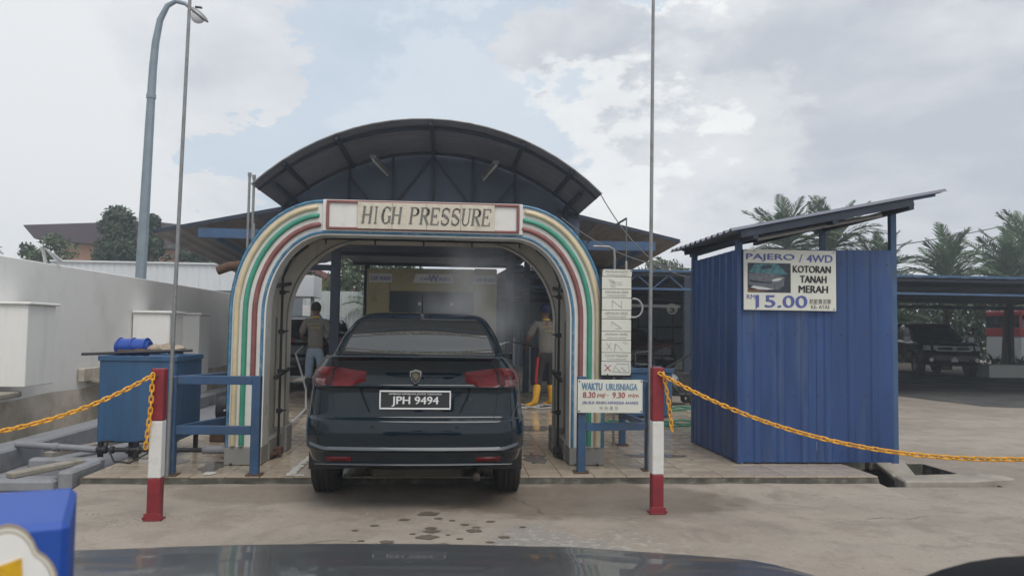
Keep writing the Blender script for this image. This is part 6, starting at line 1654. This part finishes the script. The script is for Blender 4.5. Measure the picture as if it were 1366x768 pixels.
# planter plants
for i in range(7):
    x = 18.9+i*1.0; t = thing('spiky_plant', ('spiky plant in the planter right beside the pickup', 'second spiky plant from the pickup in the planter', 'third spiky plant in the planter, before the bus', 'fourth spiky plant in the planter, before the bus', 'fifth spiky plant in the planter near the frame edge', 'sixth spiky plant in the planter at the frame edge', 'spiky plant in the planter just beyond the frame')[i], 'plant', (x, 26.3, .44), 'spiky plants in the planter')
    random.seed(50+i)
    for k_ in range(12):
        a = random.random()*6.28; el = random.uniform(.3, 1.2); l = random.uniform(.45, .75); d = Vector((cos(a)*cos(el), sin(a)*cos(el)*.5, sin(el))); s_ = Vector((-sin(a), cos(a), 0))*.035
        f = MB(); b0 = Vector((x, 26.3, .44)); m1 = b0+d*l*.5; e_ = b0+d*l+Vector((0, 0, -.12)); f.add([b0-s_*.5, m1-s_+Vector((0, 0, .01)), e_, m1+s_+Vector((0, 0, .01)), b0+s_*.5], [(0, 1, 3, 4), (1, 2, 3)]); f.build('leaf', 'leafmid' if k_ % 3 else 'leafpalm', t)

# ================================================================== OWN CAR: bonnet, dashboard, tissue box
oc = thing('own_car', 'dark glossy bonnet of the car the photo is taken from', 'car', (0, 0, 0))
f = MB(); rows_ = []; HX = -.22
def hoodz(x, y):
    e = abs(x-HX)/.95; crown = -.035*e*e-.10*max(0, e-.82)**1.3*3
    if y < 1.40: z = 1.052-.05*max(0,(y-.95)/.45)**1.6
    else: z = 1.002-.035*(y-1.4)/.15*min(1, (y-1.4)/.15)-.30*max(0, y-1.55)**1.25
    return z+.018+crown+.004*math.exp(-((abs(x-HX)-.45)/.05)**2)*min(1, max(0, (1.7-y)*2))
ys = [.80+i*.0375 for i in range(25)]+[1.75+i*.03 for i in range(8)]
for y in ys: rows_.append([(HX+.97*k_/30, y-.16*(abs(k_)/30)**2.5*max(0, (y-1.2)/.6), hoodz(HX+.97*k_/30, y)) for k_ in range(-30, 31)])
f.grid(rows_); f.build('bonnet', 'hood', oc, smooth=True)
e_ = rows_[-1]; f = MB(); f.grid([e_, [(p[0], p[1]+.06, p[2]-.10) for p in e_], [(p[0], p[1]+.05, p[2]-.45) for p in e_], [(p[0], p[1]-.02, .25) for p in e_]]); f.build('front_bumper', 'hood', oc, smooth=True)
for s_ in (0, -1):
    f = MB(); f.grid([[(r[s_][0], r[s_][1], r[s_][2]) for r in rows_], [(r[s_][0]+(.02 if s_ else -.02), r[s_][1], r[s_][2]-.18) for r in rows_], [(r[s_][0], r[s_][1], .30) for r in rows_]]); f.build('wing', 'hood', oc, smooth=True)
for s_ in (-1, 1):
    f = MB(); xo = HX+s_*.80; f.lathe([(-.1, .2), (-.11, .27), (-.08, .32), (.08, .32), (.11, .27), (.1, .2)], (xo, 1.25, .322), 'X', 24); f.build('wheel', 'tyre', oc, smooth=True)
f = MB(); f.grid([[(HX+.9*k_/10, y, z-.03*(abs(k_)/10)**2) for k_ in range(-10, 11)] for y, z in ((.80, 1.02), (.70, 1.075), (.55, 1.10), (.36, 1.10), (.30, 1.05), (.30, .70))]); f.build('dashboard', 'dash', oc, smooth=True)
f = MB(); rows_ = []
for y, k2 in ((.46, .97), (.48, 1.0), (.58, 1.0), (.66, .90), (.74, .62)):
    rows_.append([(  .505+.185*cos(pi*i/20)*(.7+.3*k2), y, 1.05+.180*k2*abs(sin(pi*i/20))**.62) for i in range(21)])
f.grid(rows_); f.f.append(tuple(range(21))); f.build('instrument_hood', 'dash', oc, smooth=True)
tx = thing('tissue_box', 'blue printed tissue box with a white and gold emblem on the dashboard', 'box', (-.359, .508, 1.10))
def tb_(name, m_, fn, **k): f = MB(); fn(f); o = f.build(name, m_, None, **k); o.parent = tx; return o
tb_('carton', 'tissueblue', lambda f: f.box((0, 0, .091), (.245, .115, .182)), bev=.004)
def em(k_): 
    pts = []
    for i in range(60):
        a = 2*pi*i/60; r = (.0240+.0055*abs(cos(2*a)))*k_; pts.append((r*cos(a)*.86, r*sin(a)*1.25))
    return pts
EX, EZ = .091, .144
for i, (k_, m_) in enumerate(((1.08, 'sacking'), (1.02, 'signwhite'), (.97, 'sacking'), (.94, 'whitebox'))):
    tb_('emblem', m_, lambda f, k_=k_, i=i: f.prism(em(k_), lambda u, v, d: (EX+u, d, EZ+v), -.0582-.0003*i, -.0574))
tb_('gold_panel', mat('gold_print', (.62, .36, .01), .5, var=.25, vs=60), lambda f: f.prism([(-.018, .012), (.008, .020), (.011, -.018), (-.015, -.024)], lambda u, v, d: (EX+u, d, EZ+v), -.0600, -.0592))
tb_('slot_film', 'whitebox', lambda f: f.prism([(.05*cos(2*pi*i/20), .018*sin(2*pi*i/20)) for i in range(20)], lambda u, v, d: (u-.02, v, d),   .1825, .1832))
tx.rotation_euler = (0, 0, radians(22))

# ================================================================== VEIL: thin volume box added to imitate the windscreen's pale veil
hz = MB(); hz.bb(-60, 70, -20, 75, -1, 9.5)
hm = bpy.data.materials.new('windscreen_veil'); hm.use_nodes = True; ht = hm.node_tree; ht.nodes.clear()
ho = ht.nodes.new('ShaderNodeOutputMaterial'); hv = ht.nodes.new('ShaderNodeVolumePrincipled'); hv.inputs['Color'].default_value = (.86, .93, 1, 1); hv.inputs['Density'].default_value = .0038; hv.inputs['Anisotropy'].default_value = .3
ht.links.new(hv.outputs[0], ho.inputs['Volume'])
hz.build('windscreen_veil', hm, kind='stuff')

# steam and spray mist drifting round the car in the bay
def mist(name, c, r, dens, lb=None):
    f = MB(); rows_ = []
    for i in range(13):
        a = pi*i/12; rows_.append([(c[0]+r[0]*sin(a)*cos(2*pi*k_/20), c[1]+r[1]*sin(a)*sin(2*pi*k_/20), c[2]+r[2]*cos(a)) for k_ in range(20)])
    f.grid(rows_, True); f.f = [q[::-1] for q in f.f]; m = bpy.data.materials.new(name); m.use_nodes = True; t_ = m.node_tree; t_.nodes.clear()
    o_ = t_.nodes.new('ShaderNodeOutputMaterial'); v_ = t_.nodes.new('ShaderNodeVolumePrincipled'); v_.inputs['Color'].default_value = (.92, .95, 1, 1)
    co = t_.nodes.new('ShaderNodeTexCoord'); n_ = t_.nodes.new('ShaderNodeTexNoise'); n_.inputs['Scale'].default_value = 2.2; n_.inputs['Detail'].default_value = 4; t_.links.new(co.outputs['Object'], n_.inputs['Vector'])
    mp_ = t_.nodes.new('ShaderNodeMapping'); mp_.inputs['Location'].default_value = tuple(-c[i]/r[i] for i in range(3)); mp_.inputs['Scale'].default_value = tuple(1/q for q in r); t_.links.new(co.outputs['Object'], mp_.inputs[0])
    ln = t_.nodes.new('ShaderNodeVectorMath'); ln.operation = 'LENGTH'; t_.links.new(mp_.outputs[0], ln.inputs[0])
    fo = t_.nodes.new('ShaderNodeMapRange'); fo.interpolation_type = 'SMOOTHSTEP'; fo.inputs[1].default_value = 1; fo.inputs[2].default_value = .2; fo.inputs[3].default_value = 0; fo.inputs[4].default_value = dens; t_.links.new(ln.outputs['Value'], fo.inputs[0])
    nr = t_.nodes.new('ShaderNodeMapRange'); nr.inputs[1].default_value = .38; nr.inputs[2].default_value = .66; t_.links.new(n_.outputs[0], nr.inputs[0])
    mu = t_.nodes.new('ShaderNodeMath'); mu.operation = 'MULTIPLY'; t_.links.new(fo.outputs[0], mu.inputs[0]); t_.links.new(nr.outputs[0], mu.inputs[1]); t_.links.new(mu.outputs[0], v_.inputs['Density']); t_.links.new(v_.outputs[0], o_.inputs['Volume'])
    f.build(name, m, kind='stuff')
mist('steam', (.35, 11.6, 1.75), (1.05, 1.9, 1.1), .62)
